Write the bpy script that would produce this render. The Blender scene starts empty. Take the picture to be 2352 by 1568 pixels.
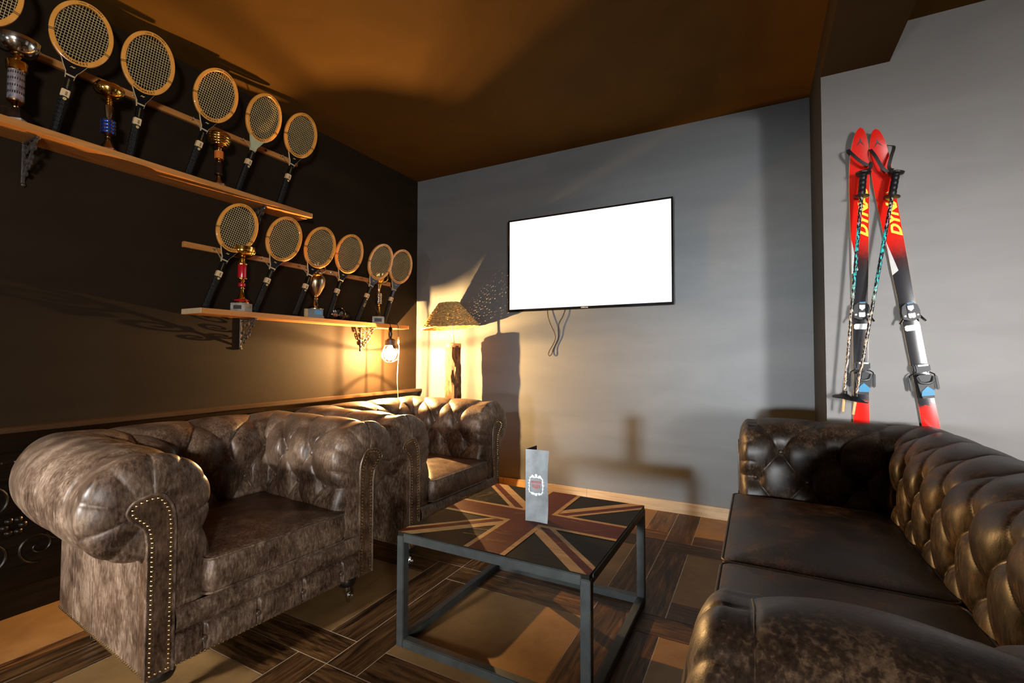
import bpy, bmesh, math, random
import numpy as np
from mathutils import Vector, Matrix
random.seed(7)
PI = math.pi
S = bpy.context.scene
COL = S.collection

# ------------------------------------------------------------------ helpers
class MB:
    """collects vertices and faces, linked as ONE mesh object"""
    def __init__(s): s.v = []; s.f = []; s.m = []; s.uv = None
    def add(s, vs, fs, mi=0):
        o = len(s.v); s.v += [tuple(map(float, p)) for p in vs]
        for f in fs: s.f.append([i + o for i in f]); s.m.append(mi)
    def box(s, c, d, mi=0, bev=0.0, M=None):
        hx, hy, hz = d[0] / 2, d[1] / 2, d[2] / 2
        if bev <= 0:
            vs = [(x, y, z) for x in (-hx, hx) for y in (-hy, hy) for z in (-hz, hz)]
            fs = [(0, 1, 3, 2), (4, 6, 7, 5), (0, 4, 5, 1), (2, 3, 7, 6), (0, 2, 6, 4), (1, 5, 7, 3)]
        else:
            bm = bmesh.new(); bmesh.ops.create_cube(bm, size=1)
            for v in bm.verts: v.co = Vector((v.co.x * d[0], v.co.y * d[1], v.co.z * d[2]))
            bmesh.ops.bevel(bm, geom=bm.edges[:], offset=bev, segments=2, affect='EDGES')
            bm.verts.index_update(); vs = [tuple(v.co) for v in bm.verts]
            fs = [[v.index for v in f.verts] for f in bm.faces]; bm.free()
        if M is not None: vs = [tuple(M @ Vector(p)) for p in vs]
        s.add([(p[0] + c[0], p[1] + c[1], p[2] + c[2]) for p in vs], fs, mi)
    def box2(s, a, b, mi=0, bev=0.0):
        s.box([(a[i] + b[i]) / 2 for i in range(3)], [abs(b[i] - a[i]) for i in range(3)], mi, bev)
    def tube(s, pts, r, n=6, closed=False, mi=0, flat=1.0, up=None):
        P = [Vector(p) for p in pts]; N = len(P)
        T = []
        for i in range(N):
            if closed: t = P[(i + 1) % N] - P[i - 1]
            else: t = P[min(i + 1, N - 1)] - P[max(i - 1, 0)]
            T.append(t.normalized() if t.length > 1e-9 else Vector((0, 0, 1)))
        u = Vector(up) if up else (Vector((0, 0, 1)) if abs(T[0].z) < .9 else Vector((1, 0, 0)))
        vs = []
        for i in range(N):
            u = (u - T[i] * u.dot(T[i]))
            if u.length < 1e-6: u = T[i].orthogonal()
            u.normalize(); w = T[i].cross(u)
            rr = r[i] if isinstance(r, (list, tuple)) else r
            for k in range(n):
                a = 2 * PI * (k + .5) / n
                vs.append(P[i] + u * (math.cos(a) * rr * flat) + w * (math.sin(a) * rr))
        fs = []
        for i in range(N if closed else N - 1):
            j = (i + 1) % N
            for k in range(n):
                l = (k + 1) % n
                fs.append((i * n + k, i * n + l, j * n + l, j * n + k))
        if not closed:
            fs.append(tuple(reversed(range(n)))); fs.append(tuple((N - 1) * n + k for k in range(n)))
        s.add(vs, fs, mi)
    def lathe(s, prof, n=24, c=(0, 0, 0), M=None, mi=0, square=False):
        """prof: (radius, z) from bottom to top"""
        vs = []; fs = []
        for r, z in prof:
            for k in range(n):
                a = 2 * PI * (k + .5) / n
                vs.append(Vector((r * math.cos(a), r * math.sin(a), z)))
        m = len(prof)
        for i in range(m - 1):
            for k in range(n):
                l = (k + 1) % n
                fs.append((i * n + k, i * n + l, (i + 1) * n + l, (i + 1) * n + k))
        if prof[0][0] > 1e-5: fs.append(tuple(reversed(range(n))))
        if prof[-1][0] > 1e-5: fs.append(tuple((m - 1) * n + k for k in range(n)))
        if M is not None: vs = [M @ p for p in vs]
        s.add([(p[0] + c[0], p[1] + c[1], p[2] + c[2]) for p in vs], fs, mi)
    def prism(s, poly, a, b, axis='y', mi=0):
        """poly: 2-D outline (counter-clockwise), extruded from a to b along axis"""
        def P(p, t):
            return {'y': (p[0], t, p[1]), 'x': (t, p[0], p[1]), 'z': (p[0], p[1], t)}[axis]
        n = len(poly); vs = [P(p, a) for p in poly] + [P(p, b) for p in poly]
        fs = [tuple(range(n)), tuple(reversed(range(n, 2 * n)))]
        for i in range(n):
            j = (i + 1) % n; fs.append((i, i + n, j + n, j))
        s.add(vs, fs, mi)
    def grid(s, A, mi=0, closed=False, flip=False):
        """A: array rows x cols x 3"""
        A = np.asarray(A); R, Cn = A.shape[:2]
        fs = []
        for i in range(R - 1):
            for k in range(Cn if closed else Cn - 1):
                l = (k + 1) % Cn; q = (i * Cn + k, i * Cn + l, (i + 1) * Cn + l, (i + 1) * Cn + k)
                fs.append(tuple(reversed(q)) if flip else q)
        s.add(A.reshape(-1, 3), fs, mi)
    def build(s, name, mats, parent=None, smooth=True, ang=40, fix=True):
        me = bpy.data.meshes.new(name); me.from_pydata(s.v, [], s.f)
        mats = mats if isinstance(mats, (list, tuple)) else [mats]
        for m in mats: me.materials.append(m)
        if len(mats) > 1: me.polygons.foreach_set('material_index', s.m)
        me.update()
        if fix:
            bm = bmesh.new(); bm.from_mesh(me); bmesh.ops.recalc_face_normals(bm, faces=bm.faces[:]); bm.to_mesh(me); bm.free()
        if smooth:
            me.shade_smooth(); me.set_sharp_from_angle(angle=math.radians(ang))
        o = bpy.data.objects.new(name, me); COL.objects.link(o)
        if parent is not None: o.parent = parent
        return o

def tag(o, label=None, cat=None, group=None, kind=None):
    if label: o['label'] = label
    if cat: o['category'] = cat
    if group: o['group'] = group
    if kind: o['kind'] = kind
    return o
def thing(name, label, cat, loc=(0, 0, 0), rz=0.0, group=None):
    o = bpy.data.objects.new(name, None); COL.objects.link(o); o.empty_display_size = .1
    o.location = loc; o.rotation_euler = (0, 0, rz)
    return tag(o, label, cat, group)
def struct(o): o['kind'] = 'structure'; return o
def copy_tree(o, parent=None):
    c = o.copy(); COL.objects.link(c); c.parent = parent
    for ch in [x for x in bpy.data.objects if x.parent == o]: copy_tree(ch, c)
    return c
def smooth(a, b, x):
    t = np.clip((x - a) / (b - a), 0, 1); return t * t * (3 - 2 * t)
def text_mesh(txt, size, shear=0.0, bold=0.0):
    cu = bpy.data.curves.new('t', 'FONT'); cu.body = txt; cu.size = size; cu.shear = shear; cu.offset = bold
    cu.resolution_u = 3; cu.align_x = 'CENTER'; cu.align_y = 'CENTER'
    ob = bpy.data.objects.new('t', cu); COL.objects.link(ob)
    dg = bpy.context.evaluated_depsgraph_get(); dg.update()
    me = bpy.data.meshes.new_from_object(ob.evaluated_get(dg))
    vs = [tuple(v.co) for v in me.vertices]; fs = [tuple(p.vertices) for p in me.polygons]
    bpy.data.objects.remove(ob); bpy.data.curves.remove(cu); bpy.data.meshes.remove(me)
    return vs, fs

# ------------------------------------------------------------------ materials
def mat(name):
    m = bpy.data.materials.new(name); m.use_nodes = True
    nt = m.node_tree; b = nt.nodes['Principled BSDF']
    return m, nt, b
def N(nt, t, **kw):
    n = nt.nodes.new(t)
    for k, v in kw.items():
        if k in n.inputs: n.inputs[k].default_value = v
        else: setattr(n, k, v)
    return n
def ramp(nt, stops, inp=None):
    r = nt.nodes.new('ShaderNodeValToRGB'); e = r.color_ramp.elements
    while len(e) < len(stops): e.new(.5)
    for i, (p, c) in enumerate(stops): e[i].position = p; e[i].color = (*c, 1) if len(c) == 3 else c
    if inp is not None: nt.links.new(inp, r.inputs[0])
    return r
def simple(name, col, rough=.5, metal=0.0, spec=.5, coat=0.0, var=0.12, scale=14.0, bump=0.0, bscale=60.0):
    """a plain surface with slight procedural mottling"""
    m, nt, b = mat(name); L = nt.links.new
    tc = N(nt, 'ShaderNodeTexCoord'); no = N(nt, 'ShaderNodeTexNoise', Scale=scale, Detail=5.0)
    L(tc.outputs['Object'], no.inputs['Vector'])
    lo = [max(0, c * (1 - var)) for c in col]; hi = [min(1, c * (1 + var)) for c in col]
    r = ramp(nt, [(.3, lo), (.7, hi)], no.outputs[0]); L(r.outputs[0], b.inputs['Base Color'])
    b.inputs['Roughness'].default_value = rough; b.inputs['Metallic'].default_value = metal
    b.inputs['Specular IOR Level'].default_value = spec; b.inputs['Coat Weight'].default_value = coat
    if bump:
        n2 = N(nt, 'ShaderNodeTexNoise', Scale=bscale, Detail=4.0); L(tc.outputs['Object'], n2.inputs['Vector'])
        bp = N(nt, 'ShaderNodeBump', Strength=bump, Distance=.01); L(n2.outputs[0], bp.inputs['Height']); L(bp.outputs[0], b.inputs['Normal'])
    return m
def leather(name, dark, mid, light, r0=.33, r1=.52):
    m, nt, b = mat(name); L = nt.links.new
    tc = N(nt, 'ShaderNodeTexCoord')
    n1 = N(nt, 'ShaderNodeTexNoise', Scale=7.0, Detail=9.0, Roughness=.74, Distortion=.25); L(tc.outputs['Object'], n1.inputs['Vector'])
    mp = N(nt, 'ShaderNodeMapping'); mp.inputs['Scale'].default_value = (120, 120, 34); mp.inputs['Rotation'].default_value = (.35, .3, .2)
    L(tc.outputs['Object'], mp.inputs['Vector'])
    n2 = N(nt, 'ShaderNodeTexNoise', Scale=1.0, Detail=5.0, Roughness=.6, Distortion=.35); L(mp.outputs[0], n2.inputs['Vector'])
    mx = N(nt, 'ShaderNodeMath', operation='MULTIPLY_ADD'); mx.inputs[1].default_value = .40
    L(n2.outputs[0], mx.inputs[0])
    m2 = N(nt, 'ShaderNodeMath', operation='MULTIPLY'); m2.inputs[1].default_value = .64; L(n1.outputs[0], m2.inputs[0]); L(m2.outputs[0], mx.inputs[2])
    r = ramp(nt, [(.42, dark), (.53, mid), (.66, light)], mx.outputs[0]); L(r.outputs[0], b.inputs['Base Color'])
    rr = N(nt, 'ShaderNodeMapRange'); rr.inputs['From Min'].default_value = .4; rr.inputs['From Max'].default_value = .66
    rr.inputs['To Min'].default_value = r0; rr.inputs['To Max'].default_value = r1
    L(mx.outputs[0], rr.inputs['Value']); L(rr.outputs[0], b.inputs['Roughness'])
    vo = N(nt, 'ShaderNodeTexVoronoi', Scale=420.0); L(tc.outputs['Object'], vo.inputs['Vector'])
    bp = N(nt, 'ShaderNodeBump', Strength=.05, Distance=.002); L(vo.outputs[0], bp.inputs['Height'])
    bp2 = N(nt, 'ShaderNodeBump', Strength=.08, Distance=.006); L(n2.outputs[0], bp2.inputs['Height']); L(bp.outputs[0], bp2.inputs['Normal'])
    L(bp2.outputs[0], b.inputs['Normal']); b.inputs['Specular IOR Level'].default_value = .5
    return m
def wood(name, dark, light, rough=.4, scale=(3, 40, 40), spec=.5, coat=0.0, coord='Object'):
    m, nt, b = mat(name); L = nt.links.new
    tc = N(nt, 'ShaderNodeTexCoord'); mp = N(nt, 'ShaderNodeMapping'); mp.inputs['Scale'].default_value = scale
    L(tc.outputs[coord], mp.inputs['Vector'])
    n1 = N(nt, 'ShaderNodeTexNoise', Scale=1.0, Detail=8.0, Roughness=.62, Distortion=1.2); L(mp.outputs[0], n1.inputs['Vector'])
    r = ramp(nt, [(.32, dark), (.68, light)], n1.outputs[0]); L(r.outputs[0], b.inputs['Base Color'])
    bp = N(nt, 'ShaderNodeBump', Strength=.12, Distance=.006); L(n1.outputs[0], bp.inputs['Height']); L(bp.outputs[0], b.inputs['Normal'])
    b.inputs['Roughness'].default_value = rough; b.inputs['Specular IOR Level'].default_value = spec; b.inputs['Coat Weight'].default_value = coat
    return m
def wallpaint(name, c0, c1, rough=.6, sc=(1.2, 1.2, 5.0), spec=.3):
    m, nt, b = mat(name); L = nt.links.new
    tc = N(nt, 'ShaderNodeTexCoord'); mp = N(nt, 'ShaderNodeMapping'); mp.inputs['Scale'].default_value = sc
    L(tc.outputs['Object'], mp.inputs['Vector'])
    n1 = N(nt, 'ShaderNodeTexNoise', Scale=1.0, Detail=7.0, Roughness=.55, Distortion=.8); L(mp.outputs[0], n1.inputs['Vector'])
    r = ramp(nt, [(.35, c0), (.65, c1)], n1.outputs[0]); L(r.outputs[0], b.inputs['Base Color'])
    n2 = N(nt, 'ShaderNodeTexNoise', Scale=90.0, Detail=3.0); L(tc.outputs['Object'], n2.inputs['Vector'])
    bp = N(nt, 'ShaderNodeBump', Strength=.06, Distance=.005); L(n2.outputs[0], bp.inputs['Height']); L(bp.outputs[0], b.inputs['Normal'])
    b.inputs['Roughness'].default_value = rough; b.inputs['Specular IOR Level'].default_value = spec
    return m

M_WALL = wallpaint('grey_wall_paint', (.152, .163, .170), (.178, .188, .194), .65)
M_SKIWALL = wallpaint('ski_wall_paint', (.20, .19, .182), (.225, .215, .206), .6)
M_DARKWALL = wallpaint('dark_wall_paint', (.016, .0095, .0045), (.021, .0125, .006), .7, (1.2, 1.2, 5.0), .12)
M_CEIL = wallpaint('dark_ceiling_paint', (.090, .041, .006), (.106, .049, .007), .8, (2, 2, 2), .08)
M_BEAM = wallpaint('dark_beam_paint', (.026, .016, .007), (.032, .020, .009), .8, (2, 2, 2), .08)
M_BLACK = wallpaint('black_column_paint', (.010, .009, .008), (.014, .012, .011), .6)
M_ROOM = wallpaint('back_room_paint', (.10, .09, .08), (.13, .12, .11), .7)
M_LEATHER = leather('brown_grey_leather', (.030, .016, .009), (.108, .066, .042), (.27, .19, .132))
M_LEATHER_D = leather('dark_brown_leather', (.022, .011, .006), (.075, .040, .022), (.17, .10, .06), .36, .5)
M_LEATHER_S = leather('sofa_leather', (.005, .0025, .0014), (.021, .011, .0055), (.11, .063, .033), .38, .56)
M_BRASS = simple('brass_nail', (.75, .55, .28), .22, 1.0)
M_CHROME = simple('chrome', (.75, .74, .72), .12, 1.0)
M_DKWOOD = wood('black_leg_wood', (.006, .004, .003), (.012, .009, .007), .3, (20, 20, 5))
M_STEEL = simple('dark_steel', (.050, .055, .053), .42, .3, .5, 0, .25, 20)
M_SHELF = wood('pine_shelf', (.40, .155, .035), (.58, .26, .07), .42, (26, 2.2, 26))
M_SHELFEND = wood('pine_end_grain', (.62, .42, .22), (.72, .54, .32), .5, (30, 30, 12))
M_IRON = simple('grey_cast_iron', (.10, .085, .075), .45, .6, .5, 0, .3, 40, .3)
M_DADO = wood('black_lacquered_wood', (.004, .0025, .0015), (.012, .007, .004), .30, (30, 2, 30), .22)
M_DADOTOP = wood('brown_lacquered_wood', (.045, .022, .010), (.085, .045, .02), .3, (30, 2, 30), .5)
M_HOOP = wood('ash_hoop', (.74, .30, .045), (.84, .39, .075), .28, (12, 12, 12), .5, .4)
M_STRING = simple('gut_string', (.62, .50, .24), .4)
M_GLOSSBLK = simple('gloss_black_lacquer', (.005, .005, .005), .22, 0, .4, .15)
M_GRIP = simple('black_grip_leather', (.006, .0055, .005), .45, 0, .25, 0, .3, 60, .4, 220)
M_CREAM = simple('cream_band', (.72, .52, .28), .35)
M_PALE = simple('pale_green_throat', (.45, .48, .30), .3)
M_INK = simple('black_ink', (.012, .008, .006), .5)
M_GOLDINK = simple('gold_ink', (.55, .40, .14), .4)
M_TWINE = simple('cream_twine', (.60, .48, .30), .7)
M_GOLD = simple('gold_plate', (.80, .52, .13), .13, 1.0)
M_SILVER = simple('silver_plate', (.62, .60, .56), .12, 1.0)
M_OLDSILVER = simple('tarnished_silver', (.50, .38, .24), .22, 1.0, .5, 0, .35, 18)
M_MARBLE = simple('pale_marble', (.36, .33, .29), .35, 0, .3, 0, .35, 26)
M_DKMARBLE = simple('dark_marble', (.022, .012, .008), .3, 0, .2, 0, .5, 30)
M_REDMARBLE = simple('red_marble', (.36, .12, .06), .25, 0, .5, 0, .6, 60)
M_GREEN = simple('green_marble', (.02, .10, .05), .25)
M_RED = simple('red_enamel', (.50, .008, .02), .18, 0, .5, .6)
M_ORANGE = simple('orange_enamel', (.62, .16, .03), .3)
M_BLUE = simple('blue_foil', (.03, .08, .42), .2, .7)
M_BLUEPL = simple('blue_plastic', (.01, .20, .38), .4, 0, .3)
M_HOLO = simple('iridescent_foil', (.55, .52, .60), .28, .75, .5, 0, .6, 45)
M_WHITE = simple('white_plastic', (.78, .78, .77), .3)
M_BLKPL = simple('black_plastic', (.009, .009, .010), .38, 0, .25)
M_BROWNWOOD = wood('brown_turned_wood', (.13, .045, .015), (.26, .10, .035), .3, (30, 30, 5))
M_WICKER = simple('woven_rush', (.58, .36, .13), .6, 0, .3, 0, .45, 55, .3, 120)
M_SAP = simple('peeled_wood', (.62, .42, .20), .55, 0, .4, 0, .15, 12)
M_TVBODY = simple('black_gloss_bezel', (.007, .007, .007), .10, 0, .5, .3)
M_CARD = simple('grey_menu_card', (.27, .29, .30), .32, 0, .5, .2, .28, 16)
M_CARDBACK = simple('dark_card_back', (.03, .02, .016), .5)
M_CARDWHITE = simple('white_print', (.85, .86, .86), .5)
M_CARDRED = simple('red_print', (.60, .20, .19), .5)
M_FLAGW = wood('worn_cream_paint', (.34, .20, .08), (.52, .34, .15), .5, (4, 40, 20), .15)
M_FLAGR = wood('worn_red_paint', (.060, .007, .003), (.115, .018, .006), .5, (4, 40, 20), .10)
M_FLAGB = wood('worn_navy_paint', (.006, .007, .006), (.018, .016, .010), .5, (4, 40, 20), .06)
M_CORD = simple('white_cord', (.70, .60, .42), .5)
M_CORDB = simple('black_cord', (.012, .010, .009), .5)
M_YELLOW = simple('yellow_print', (.85, .72, .03), .35)
M_GREYPR = simple('grey_print', (.42, .41, .40), .35)
M_SCREEN, _nt, _b = mat('lit_screen')
_b.inputs['Base Color'].default_value = (.02, .02, .02, 1); _b.inputs['Emission Color'].default_value = (1, 1, 1, 1); _b.inputs['Emission Strength'].default_value = 1.4

def bark():
    m, nt, b = mat('peeling_bark'); L = nt.links.new
    tc = N(nt, 'ShaderNodeTexCoord'); mp = N(nt, 'ShaderNodeMapping'); mp.inputs['Scale'].default_value = (30, 30, 6); L(tc.outputs['Object'], mp.inputs[0])
    n1 = N(nt, 'ShaderNodeTexNoise', Scale=1.3, Detail=9.0, Roughness=.7, Distortion=1.5); L(mp.outputs[0], n1.inputs['Vector'])
    r = ramp(nt, [(.36, (.035, .012, .005)), (.5, (.17, .07, .025)), (.66, (.50, .30, .13))], n1.outputs[0]); L(r.outputs[0], b.inputs['Base Color'])
    bp = N(nt, 'ShaderNodeBump', Strength=.9, Distance=.02); L(n1.outputs[0], bp.inputs['Height']); L(bp.outputs[0], b.inputs['Normal'])
    b.inputs['Roughness'].default_value = .6
    return m
M_BARK = bark()
def glowbulb():
    m = bpy.data.materials.new('lit_bulb_glass'); m.use_nodes = True; nt = m.node_tree; nt.nodes.clear(); L = nt.links.new
    o = N(nt, 'ShaderNodeOutputMaterial'); t = N(nt, 'ShaderNodeBsdfTransparent'); e = N(nt, 'ShaderNodeEmission')
    no = N(nt, 'ShaderNodeTexNoise', Scale=20.0); r = ramp(nt, [(0, (1, .72, .36)), (1, (1, .78, .44))], no.outputs[0])
    L(r.outputs[0], e.inputs[0]); e.inputs[1].default_value = 22.0
    a = N(nt, 'ShaderNodeAddShader'); L(t.outputs[0], a.inputs[0]); L(e.outputs[0], a.inputs[1]); L(a.outputs[0], o.inputs[0])
    return m
M_BULB = glowbulb()
def skipaint():
    m, nt, b = mat('red_black_ski_lacquer'); L = nt.links.new
    tc = N(nt, 'ShaderNodeTexCoord'); sp = N(nt, 'ShaderNodeSeparateXYZ'); L(tc.outputs['Object'], sp.inputs[0])
    no = N(nt, 'ShaderNodeTexNoise', Scale=60.0, Detail=4.0); L(tc.outputs['Object'], no.inputs['Vector'])
    ad = N(nt, 'ShaderNodeMath', operation='MULTIPLY_ADD'); ad.inputs[1].default_value = .05; L(no.outputs[0], ad.inputs[0]); L(sp.outputs['Z'], ad.inputs[2])
    mr = N(nt, 'ShaderNodeMath', operation='DIVIDE'); mr.inputs[1].default_value = 2.4; L(ad.outputs[0], mr.inputs[0])
    k = 2.4; R = (.72, .012, .006); B = (.012, .012, .016)
    r = ramp(nt, [(.93 / k, R), (.945 / k, B), (1.63 / k, B), (1.69 / k, (.05, .008, .012)), (1.80 / k, R)], mr.outputs[0])
    L(r.outputs[0], b.inputs['Base Color']); b.inputs['Roughness'].default_value = .14; b.inputs['Coat Weight'].default_value = .5
    return m
M_SKI = skipaint()
M_SKIEDGE = simple('tan_ski_edge', (.42, .28, .12), .4)
def poleprint():
    m, nt, b = mat('printed_pole'); L = nt.links.new
    tc = N(nt, 'ShaderNodeTexCoord'); mp = N(nt, 'ShaderNodeMapping'); mp.inputs['Scale'].default_value = (120, 120, 60); L(tc.outputs['Object'], mp.inputs[0])
    no = N(nt, 'ShaderNodeTexNoise', Scale=1.0, Detail=2.0); L(mp.outputs[0], no.inputs['Vector'])
    sp = N(nt, 'ShaderNodeSeparateXYZ'); L(tc.outputs['Object'], sp.inputs[0])
    n2 = N(nt, 'ShaderNodeMath', operation='MULTIPLY'); n2.inputs[1].default_value = .8; L(sp.outputs['Z'], n2.inputs[0])
    hue = ramp(nt, [(.1, (.45, .32, .22)), (.45, (.40, .36, .28)), (.55, (.02, .45, .45)), (.75, (.03, .50, .50)), (.8, (.55, .05, .15)), (.84, (.5, .42, .3))], n2.outputs[0])
    r = ramp(nt, [(.5, (0, 0, 0)), (.54, (1, 1, 1))], no.outputs[0])
    mx = N(nt, 'ShaderNodeMix', data_type='RGBA'); L(r.outputs[0], mx.inputs[0]); mx.inputs[6].default_value = (.012, .011, .012, 1); L(hue.outputs[0], mx.inputs[7])
    L(mx.outputs[2], b.inputs['Base Color']); b.inputs['Roughness'].default_value = .25
    return m
M_POLE = poleprint()
def floormat():
    m, nt, b = mat('porcelain_floor_tiles'); L = nt.links.new
    uv = N(nt, 'ShaderNodeUVMap'); uv.uv_map = 'UVMap'
    at = N(nt, 'ShaderNodeAttribute'); at.attribute_name = 'tint'
    mp = N(nt, 'ShaderNodeMapping'); mp.inputs['Scale'].default_value = (3.2, 34, 1); L(uv.outputs[0], mp.inputs[0])
    cb = N(nt, 'ShaderNodeCombineXYZ'); sp = N(nt, 'ShaderNodeSeparateColor'); L(at.outputs['Color'], sp.inputs[0])
    ml = N(nt, 'ShaderNodeMath', operation='MULTIPLY'); ml.inputs[1].default_value = 60; L(sp.outputs[0], ml.inputs[0])
    L(ml.outputs[0], cb.inputs[2]); av = N(nt, 'ShaderNodeVectorMath', operation='ADD'); L(mp.outputs[0], av.inputs[0]); L(cb.outputs[0], av.inputs[1])
    n1 = N(nt, 'ShaderNodeTexNoise', Scale=1.0, Detail=9.0, Roughness=.66, Distortion=1.6); L(av.outputs[0], n1.inputs['Vector'])
    rw = ramp(nt, [(.34, (.012, .005, .002)), (.5, (.078, .037, .013)), (.68, (.22, .112, .042))], n1.outputs[0])
    tv = N(nt, 'ShaderNodeMix', data_type='RGBA', blend_type='MULTIPLY'); tv.inputs[0].default_value = 1.0
    tr = ramp(nt, [(0, (.62, .60, .58)), (1, (1.15, 1.1, 1.05))], sp.outputs[0]); L(rw.outputs[0], tv.inputs[6]); L(tr.outputs[0], tv.inputs[7])
    n2 = N(nt, 'ShaderNodeTexNoise', Scale=5.0, Detail=8.0, Roughness=.7); L(uv.outputs[0], n2.inputs['Vector'])
    rb = ramp(nt, [(.35, (.20, .110, .040)), (.65, (.30, .170, .065))], n2.outputs[0])
    mx = N(nt, 'ShaderNodeMix', data_type='RGBA'); L(sp.outputs[1], mx.inputs[0]); L(tv.outputs[2], mx.inputs[6]); L(rb.outputs[0], mx.inputs[7])
    L(mx.outputs[2], b.inputs['Base Color']); b.inputs['Roughness'].default_value = .42; b.inputs['Specular IOR Level'].default_value = .25
    bp = N(nt, 'ShaderNodeBump', Strength=.07, Distance=.004); L(n1.outputs[0], bp.inputs['Height']); L(bp.outputs[0], b.inputs['Normal'])
    return m
M_FLOOR = floormat()
M_GROUT = simple('pale_grout', (.62, .50, .36), .7)
M_SKIRT = wood('tan_wood_tile', (.44, .31, .17), (.62, .46, .28), .35, (3, 60, 40))

# ------------------------------------------------------------------ room
ZC = 2.884; XR = 3.310; JOG = .6056; XB = 3.612; ZB = 2.692; XE = 6.4; YF = -7.8
def slab(name, a, b, m, bev=0):
    mb = MB(); mb.box2(a, b); return struct(mb.build(name, m, smooth=False))
slab('wall_left', (-.15, YF, 0), (0, .15, ZC), M_DARKWALL)
slab('wall_back', (0, 0, 0), (XR, .15, ZC), M_WALL)
mb = MB(); mb.box2((XR, -JOG, 0), (XE, .15, ZC))
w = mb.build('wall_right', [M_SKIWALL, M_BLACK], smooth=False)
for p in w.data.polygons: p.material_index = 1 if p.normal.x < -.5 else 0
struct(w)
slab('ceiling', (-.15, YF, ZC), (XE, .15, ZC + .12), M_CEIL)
slab('ceiling_beam', (XR, YF, ZB), (XB, -JOG, ZC), M_BEAM)
# the rest of the room behind the camera, with two window openings that let the daylight in
def wall_open(name, axis, t0, t1, u0, u1, holes, m):
    us = sorted({u0, u1} | {h[0] for h in holes} | {h[1] for h in holes}); zs = sorted({0, ZC} | {h[2] for h in holes} | {h[3] for h in holes})
    mb = MB()
    for ua, ub in zip(us[:-1], us[1:]):
        for za, zb in zip(zs[:-1], zs[1:]):
            cu, cz = (ua + ub) / 2, (za + zb) / 2
            if any(h[0] < cu < h[1] and h[2] < cz < h[3] for h in holes): continue
            if axis == 'y': mb.box2((ua, t0, za), (ub, t1, zb))
            else: mb.box2((t0, ua, za), (t1, ub, zb))
    return struct(mb.build(name, m, smooth=False))
WA = (2.0, 2.5, .72, 1.14); WC = (.2, .9, 1.9, 2.6); WB = (-7.4, -6.4, .8, 1.8)
wall_open('wall_front', 'y', YF - .15, YF, -.15, XE, [WA, WC], M_ROOM)
wall_open('wall_side', 'x', XE, XE + .15, YF, .15, [WB], M_ROOM)
def winframe(name, axis, t, a, b, z0, z1):
    mb = MB()
    def B(ua, ub, za, zb):
        if axis == 'y': mb.box2((ua, t - .05, za), (ub, t, zb))
        else: mb.box2((t, ua, za), (t + .05, ub, zb))
    f = .05
    B(a, b, z0, z0 + f); B(a, b, z1 - f, z1); B(a, a + f, z0 + f, z1 - f); B(b - f, b, z0 + f, z1 - f)
    return struct(mb.build(name, M_BLKPL, smooth=False))
winframe('window_1', 'y', YF, *WA); winframe('window_2', 'x', XE, *WB); winframe('window_3', 'y', YF, *WC)

# floor: squares framed by pairs of planks laid as a pinwheel
def build_floor():
    ux, uy, gx, gy = .1525, .1510, 2.305, -1.6305
    tiles = []
    for i in range(-3, 6):
        for j in range(-8, 3):
            X, Y = gx + 6 * ux * i, gy + 6 * uy * j
            def T(a0, b0, a1, b1, kind): tiles.append((X + a0 * ux, Y + b0 * uy, X + a1 * ux, Y + b1 * uy, kind))
            T(2, 2, 6, 6, 'sq'); T(0, 2, 1, 7, 'v'); T(1, 1, 2, 6, 'v'); T(2, 1, 7, 2, 'h'); T(1, 0, 6, 1, 'h')
    g = .0019; vs = []; fs = []; uvs = []; tint = []
    for x0, y0, x1, y1, k in tiles:
        x0, x1 = max(x0, -.1), min(x1, XE); y0, y1 = max(y0, YF), min(y1, .1)
        if x1 - x0 < .01 or y1 - y0 < .01: continue
        o = len(vs); vs += [(x0 + g, y0 + g, 0), (x1 - g, y0 + g, 0), (x1 - g, y1 - g, 0), (x0 + g, y1 - g, 0)]
        fs.append((o, o + 1, o + 2, o + 3))
        r = random.random(); ox, oy = random.random() * 9, random.random() * 9
        q = [(vs[o + i][0], vs[o + i][1]) for i in range(4)]
        if k == 'v': q = [(b, a) for a, b in q]
        uvs += [(a + ox, b + oy) for a, b in q]; tint.append((r, 1.0 if k == 'sq' else 0.0, 0, 1))
    nt_ = len(fs); o = len(vs)
    vs += [(-.1, YF, -.0012), (XE, YF, -.0012), (XE, .1, -.0012), (-.1, .1, -.0012), (-.1, YF, -.1), (XE, YF, -.1), (XE, .1, -.1), (-.1, .1, -.1)]
    fs += [(o, o + 1, o + 2, o + 3), (o + 7, o + 6, o + 5, o + 4), (o, o + 4, o + 5, o + 1), (o + 1, o + 5, o + 6, o + 2), (o + 2, o + 6, o + 7, o + 3), (o + 3, o + 7, o + 4, o)]
    me = bpy.data.meshes.new('floor'); me.from_pydata(vs, [], fs); me.materials.append(M_FLOOR); me.materials.append(M_GROUT)
    me.polygons.foreach_set('material_index', [0] * nt_ + [1] * 6)
    me.color_attributes.new('tint', 'FLOAT_COLOR', 'CORNER'); me.uv_layers.new(name='UVMap'); ul = me.uv_layers['UVMap']; ca = me.color_attributes['tint']
    for pi in range(nt_):
        for c in range(4):
            ul.data[pi * 4 + c].uv = uvs[pi * 4 + c]; ca.data[pi * 4 + c].color = tint[pi]
    me.update(); ob = bpy.data.objects.new('floor', me); COL.objects.link(ob); struct(ob)
build_floor()
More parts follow.
